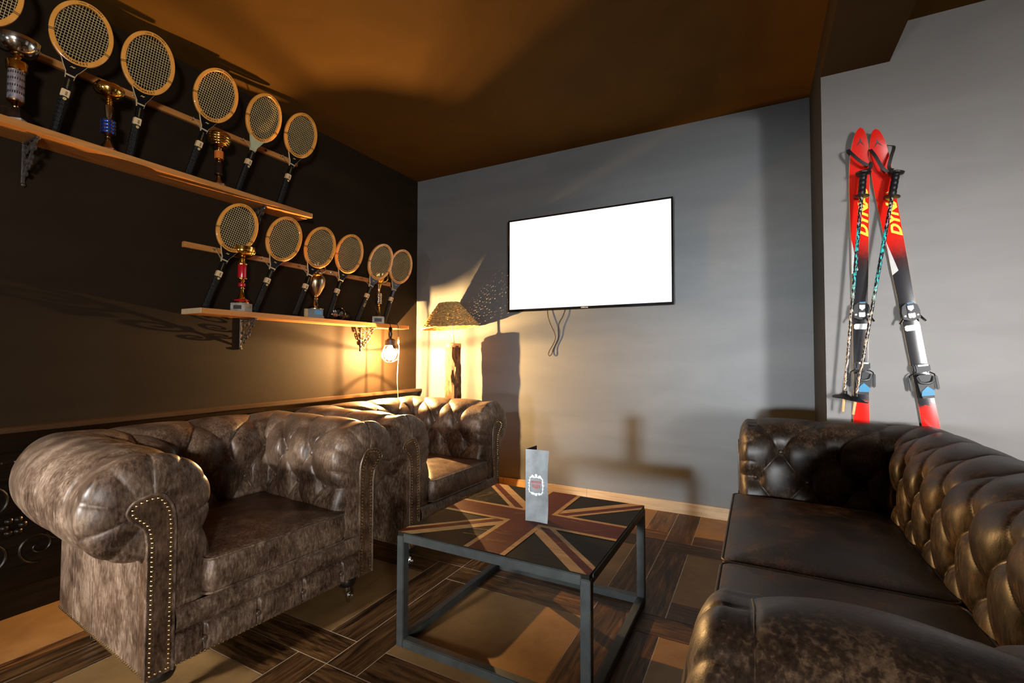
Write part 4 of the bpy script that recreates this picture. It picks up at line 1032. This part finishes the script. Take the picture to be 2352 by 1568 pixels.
# ------------------------------------------------------------------ log lamp with woven shade
def log_lamp():
    r = thing('log_floor_lamp', 'floor lamp made from a bark-covered log with a tilted woven rush shade', 'floor lamp', (.630, -.265, 0))
    A = []; n = 40; rnd = random.Random(3)
    for i, z in enumerate(np.linspace(0, 1.238, 60)):
        row = []
        for k in range(n):
            a = 2 * PI * k / n; rr = .066 + .006 * math.sin(2 * a + z * 2) + .0035 * math.sin(7 * a + 5 * math.sin(z * 6)) + .003 * math.sin(13 * a - z * 8) + .0015 * rnd.uniform(-1, 1)
            row.append((rr * math.cos(a) + .006 * math.sin(z * 4), rr * math.sin(a), z))
        A.append(row)
    mb = MB(); mb.grid(np.array(A), closed=True); mb.build('log', M_BARK, r, ang=60)
    mb = MB(); mb.lathe([(.060, 1.222), (.0665, 1.226), (.0665, 1.256), (.060, 1.260), (0, 1.260)], 30); mb.build('log_top', M_SAP, r)
    mb = MB(); mb.lathe([(.014, 1.260), (.012, 1.272), (.007, 1.278)], 12); mb.tube([(0, 0, 1.270), (-.018, -.010, 1.47), (-.022, -.012, 1.57)], .0058, 8); mb.build('rod', M_CORD, r)
    # shade: rush woven around stakes
    mb = MB(); ax = Matrix.Translation((-.022, -.018, 1.405)) @ Matrix.Rotation(math.radians(4.5), 4, Vector((.45, -1, 0)))
    R0, R1, Hs, ns = .248, .088, .198, 40; rows = 25
    def pt(rad, a, z): return tuple(ax @ Vector((rad * math.cos(a), rad * math.sin(a), z)))
    for j in range(rows):
        t = j / (rows - 1); rad = R0 + (R1 - R0) * t; zz = Hs * t
        seg = ns * 4; pts = []
        for i in range(seg):
            a = 2 * PI * i / seg; wob = .0042 * math.cos(ns * a / 2 + (PI if j % 2 else 0))
            pts.append(pt(rad + wob + .0015 * rnd.uniform(-1, 1), a, zz + .002 * rnd.uniform(-1, 1)))
        mb.tube(pts, [.0062 + .0012 * rnd.uniform(-1, 1) for _ in pts], 5, closed=True)
    for i in range(ns):
        a = 2 * PI * i / ns
        mb.tube([pt(R0 + .004, a, -.006), pt((R0 + R1) / 2, a, Hs / 2), pt(R1 - .004, a, Hs + .010)], .0030, 5)
    for rr, zz, q in ((R0 + .002, -.006, .0085), (R1, Hs + .004, .007)): mb.tube([pt(rr + .002 * math.sin(i * 2.1), 2 * PI * i / 90, zz + .002 * math.cos(i * 1.9)) for i in range(90)], q, 6, closed=True)
    mb.build('woven_shade', M_WICKER, r, ang=60)
    mb = MB()
    for k in range(3):
        a = 2 * PI * k / 3 + .3; mb.tube([pt(.0, a, Hs * .72), pt(R1 + .03, a, Hs * .72)], .002, 5)
    mb.build('shade_holder', M_CORD, r)
log_lamp()

# ------------------------------------------------------------------ skis and poles
def ski(label, tail, top, rot, group):
    L = 2.345; r = thing('ski', label, 'ski', tail, 0, group); r.rotation_euler = (0, rot, 0)
    zs = list(np.linspace(.0, 2.0, 60)) + list(np.linspace(2.0, L, 40)[1:]); A = []; E_ = []
    def hw(z):
        w = np.interp(z, [0, .25, 1.0, 1.5, 1.9, 2.08, 2.16], [.043, .040, .0335, .0345, .0415, .0445, .0435])
        if z > 2.12: w = .0437 * math.sqrt(max(0, 1 - ((z - 2.12) / (L - 2.12))**2.1)) + .0005
        return float(w)
    def yo(z): return -.030 * smooth(1.98, 2.36, z) * (1 + .5 * smooth(2.1, 2.36, z))
    for z in zs:
        w = hw(z); y = float(yo(z)); A.append([(x, y - .0125 - .0015 * (1 - (x / (w + 1e-6))**2), z) for x in np.linspace(-w + min(.0012, w / 2), w - min(.0012, w / 2), 7)])
        E_.append([(-w, y - .0105, z), (-w, y, z), (w, y, z), (w, y - .0105, z)])
    mb = MB(); mb.grid(np.array(A), 0); mb.build('top_sheet', M_SKI, r, fix=False, ang=60)
    for p in r.children[0].data.polygons: pass
    mb = MB(); mb.grid(np.array(E_), 0, closed=True); mb.f.append([3, 2, 1, 0]); mb.m.append(0); mb.build('base', M_SKIEDGE, r, ang=30)
    Y = -.0143
    mb = MB(); vs, fs = text_mesh('DYNASTAR', .056, .45, .0024)
    mb.add([(.017 - v[1] * 1.0, Y - .0004, 1.975 + v[0] * 1.38) for v in vs], fs); mb.build('lettering', M_YELLOW, r, smooth=False, fix=False)
    mb = MB(); yt = float(yo(2.27)) - .0152
    mb.add([(0, float(yo(2.295)) - .0152, 2.295), (.006, yt, 2.272), (.020, float(yo(2.250)) - .0150, 2.250), (.003, yt, 2.266), (0, yt, 2.272), (-.003, yt, 2.266), (-.020, float(yo(2.250)) - .0150, 2.250), (-.006, yt, 2.272)], [(0, 7, 6, 5, 4), (0, 4, 3, 2, 1)]); mb.build('emblem', M_INK, r, smooth=False, fix=False)
    mb = MB(); mb.add([(-.036, Y, 1.77), (-.008, Y, 1.605), (-.036, Y, 1.585)], [(0, 2, 1)]); mb.build('print', M_GREYPR, r, smooth=False, fix=False)
    # toe piece
    z = 1.372
    mb = MB(); mb.prism([(-.030, z + .045), (-.036, z + .015), (-.034, z - .020), (-.012, z - .030), (.012, z - .030), (.034, z - .020), (.036, z + .015), (.030, z + .045), (.014, z + .058), (-.014, z + .058)], -.052, -.012, 'y'); mb.box((0, -.054, z + .02), (.026, .012, .07), 0, .004)
    toe = mb.build('toe_binding', M_BLKPL, r, smooth=False)
    mb = MB(); mb.add([(-.012, -.0605, z + .044), (.012, -.0605, z + .044), (.012, -.0605, z + .028), (0, -.0605, z + .016), (-.012, -.0605, z + .028)], [(4, 3, 2, 1, 0)]); mb.box((.0, -.058, z - .005), (.028, .008, .026), 0, .003); mb.lathe([(.008, 0), (.007, .004), (0, .006)], 12, (.003, -.0615, z - .012), Matrix.Rotation(PI / 2, 4, 'X'))
    for sg in (-1, 1): mb.lathe([(.0055, 0), (.004, .003), (0, .004)], 9, (sg * .025, -.052, z - .005), Matrix.Rotation(PI / 2, 4, 'X'))
    mb.build('toe_plate', M_WHITE, toe)
    mb = MB(); mb.box((.002, -.052, z + .057), (.026, .012, .006), 0, .001); mb.build('release_window', M_BLUEPL, toe, smooth=False)
    for sg in (-1, 1):
        mb = MB(); mb.tube([(sg * .030, -.046, z - .008), (sg * .044, -.048, z - .030), (sg * .050, -.044, z - .040)], [.006, .005, .006], 7); mb.build('toe_wing', M_CHROME, toe)
    mb = MB(); mb.box((0, -.026, z - .066), (.060, .018, .028), 0, .004); mb.build('boot_plate', M_WHITE, toe, smooth=False)
    # heel piece
    z = 1.03
    mb = MB(); mb.box((.003, -.030, z + .072), (.062, .036, .040), 0, .006); mb.prism([(-.032, z + .030), (-.026, z - .035), (-.020, z - .075), (.024, z - .075), (.028, z - .035), (.034, z + .030), (.020, z + .040), (-.018, z + .040)], -.058, -.012, 'y')
    heel = mb.build('heel_binding', M_BLKPL, r, smooth=False)
    mb = MB(); mb.box((.006, -.049, z + .086), (.040, .003, .008)); mb.build('heel_strip', M_WHITE, heel, smooth=False)
    mb = MB(); mb.prism([(-.024, z - .062), (-.020, z - .040), (.004, z - .016), (.028, z - .040), (.026, z - .062)], -.062, -.056, 'y'); mb.build('heel_chevron', M_BLUEPL, heel, smooth=False)
    mb = MB(); mb.tube(catmull([(-.028, -.06, z + .030), (-.02, -.066, z + .005), (.004, -.070, z - .002), (.026, -.066, z + .005), (.034, -.06, z + .030)], 4), .006, 7); mb.build('heel_lever', M_STEEL, heel)
    for sg in (-1, 1):
        mb = MB(); mb.tube([(sg * .030, -.030, z + .050), (sg * .048, -.026, z + .038), (sg * .050, -.024, z + .02)], .003, 6); mb.box((sg * .052, -.022, z - .004), (.014, .012, .072), 0, .004); mb.build('brake_arm', M_BLKPL, heel, smooth=False)
    mb = MB(); mb.lathe([(.006, 0), (.005, .003), (0, .004)], 9, (.003, -.0125, .790), Matrix.Rotation(PI / 2, 4, 'X')); mb.build('tail_rivet', M_INK, r)
    return r
YS = -JOG - .004
s1 = ski('red and black ski standing almost upright on the grey wall, behind both ski poles', (3.452, YS, .002), None, .0085, 'pair of red and black skis')
s2 = ski('red and black ski slanting away from its pair on the grey wall', (3.846, YS, .002), None, -.1335, 'pair of red and black skis')
def pole(label, top, bot, strap, group):
    d = Vector(top) - Vector(bot); L = d.length; r = thing('ski_pole', label, 'ski pole', bot, 0, group)
    r.rotation_euler = d.to_track_quat('Z', 'Y').to_euler()
    M = Matrix.Translation(bot) @ r.rotation_euler.to_matrix().to_4x4(); inv = M.inverted()
    mb = MB(); mb.tube([(0, 0, .07), (0, 0, L - .13)], [.0068, .0088], 12); mb.build('shaft', M_POLE, r)
    mb = MB(); mb.lathe([(.0050, .0), (.0062, .002), (.0066, .072)], 10); mb.build('tip', M_SAP, r)
    mb = MB(); mb.lathe([(.008, .066), (.052, .070), (.054, .074), (.030, .082), (.012, .094), (.010, .110)], 26); mb.build('basket', M_BLKPL, r)
    pr = [(.016, L - .135), (.034, L - .132), (.034, L - .127), (.015, L - .122)] + [(.0150 + .0022 * abs(math.sin(i * .55)), L - .12 + .095 * i / 22) for i in range(23)] + [(.017, L - .020), (.032, L - .014), (.034, L - .007), (.020, L)]
    mb = MB(); mb.lathe(pr, 16); mb.build('grip', M_BLKPL, r)
    mb = MB(); P = catmull([tuple(inv @ Vector(p)) for p in strap], 6); nrm = inv.to_3x3() @ Vector((0, 1, 0))
    mb.tube(P, .0105, 4, flat=.16, up=tuple(nrm)); mb.build('wrist_strap', M_CORDB, r)
    return r
yp = -.690
pole('ski pole hanging by its strap from the upright ski, shaft over that ski edge', (3.478, yp, 2.108), (3.371, yp, .866), [(3.488, yp, 2.108), (3.508, yp + .016, 2.122), (3.514, yp + .020, 2.150), (3.498, yp + .010, 2.140), (3.465, yp + .006, 2.166), (3.430, yp + .010, 2.214), (3.418, yp + .030, 2.243), (3.424, yp + .058, 2.25)], 'pair of printed ski poles')
pole('ski pole with turquoise printed shaft crossing from the slanted ski to the upright ski foot', (3.612, yp, 2.084), (3.411, yp - .016, .855), [(3.616, yp, 2.082), (3.580, yp + .008, 2.090), (3.556, yp + .008, 2.117), (3.531, yp + .012, 2.179), (3.517, yp + .026, 2.215), (3.517, yp + .052, 2.24), (3.56, yp + .064, 2.25), (3.598, yp + .058, 2.24), (3.610, yp + .030, 2.218), (3.595, yp + .014, 2.166), (3.584, yp + .008, 2.110), (3.600, yp + .002, 2.092)], 'pair of printed ski poles')

# ------------------------------------------------------------------ camera, light, render look
cam = bpy.data.cameras.new('camera'); co = bpy.data.objects.new('camera', cam); COL.objects.link(co)
yaw, pitch, roll = .4845, .0311, .0024
f = Vector((-math.sin(yaw) * math.cos(pitch), math.cos(yaw) * math.cos(pitch), math.sin(pitch))); rt = Vector((math.cos(yaw), math.sin(yaw), 0)); up = rt.cross(f)
r2 = rt * math.cos(roll) + up * math.sin(roll); u2 = up * math.cos(roll) - rt * math.sin(roll)
Mx = Matrix.Identity(4)
for i in range(3): Mx[i][0] = r2[i]; Mx[i][1] = u2[i]; Mx[i][2] = -f[i]; Mx[i][3] = (2.98339741, -3.63950461, 1.15)[i]
co.matrix_world = Mx; cam.sensor_width = 36; cam.sensor_fit = 'HORIZONTAL'; cam.lens = 1072.0744 / 2352 * 36; cam.clip_start = .02
S.camera = co

def light(name, kind, loc, energy, color, **kw):
    l = bpy.data.lights.new(name, kind); l.energy = energy; l.color = color
    for k, v in kw.items(): setattr(l, k, v)
    o = bpy.data.objects.new(name, l); COL.objects.link(o); o.location = loc; return o
light('bulb_light', 'POINT', (BX, BY, BZ), 350, (1.0, .57, .21), shadow_soft_size=.006)
def window_light(name, loc, aim, energy, color, sx, sy, spread):
    o = light(name, 'AREA', loc, energy, color, shape='RECTANGLE', size=sx, size_y=sy, spread=math.radians(spread))
    o.rotation_euler = (Vector(aim) - Vector(loc)).to_track_quat('-Z', 'Y').to_euler(); return o
window_light('window_daylight', ((WA[0] + WA[1]) / 2, YF - .02, (WA[2] + WA[3]) / 2), (2.7, 0, 1.05), 21, (.92, .97, 1.0), WA[1] - WA[0], WA[3] - WA[2], 28)
window_light('high_window_daylight', ((WC[0] + WC[1]) / 2, YF - .02, (WC[2] + WC[3]) / 2), (.95, -2.85, .45), 11, (1.0, .98, .94), WC[1] - WC[0], WC[3] - WC[2], 18)
window_light('side_window_daylight', (XE + .02, (WB[0] + WB[1]) / 2, (WB[2] + WB[3]) / 2), (4.4, -.6, 1.10), 26, (1.0, .98, .98), WB[1] - WB[0], WB[3] - WB[2], 28)
window_light('window_skylight', ((WA[0] + WA[1]) / 2, YF - .02, (WA[2] + WA[3]) / 2), (2.25, 0, 1.0), 60, (.92, .97, 1.0), WA[1] - WA[0], WA[3] - WA[2], 180)
window_light('side_window_skylight', (XE + .02, (WB[0] + WB[1]) / 2, (WB[2] + WB[3]) / 2), (0, (WB[0] + WB[1]) / 2, 1.3), 400, (1.0, .98, .95), WB[1] - WB[0], WB[3] - WB[2], 180)
W = bpy.data.worlds.new('world'); S.world = W; W.use_nodes = True
W.node_tree.nodes['Background'].inputs[0].default_value = (.55, .65, .8, 1); W.node_tree.nodes['Background'].inputs[1].default_value = .3
vs_ = S.view_settings; S.display_settings.display_device = 'sRGB'; vs_.view_transform = 'Standard'; vs_.look = 'None'; vs_.exposure = 0.0; vs_.gamma = 1.0; vs_.use_curve_mapping = False
cy = S.cycles; cy.max_bounces = 7; cy.diffuse_bounces = 4; cy.glossy_bounces = 4; cy.transmission_bounces = 4; cy.transparent_max_bounces = 8
cy.caustics_reflective = False; cy.caustics_refractive = False; cy.use_denoising = True; cy.sample_clamp_indirect = 6.0; cy.blur_glossy = 1.0
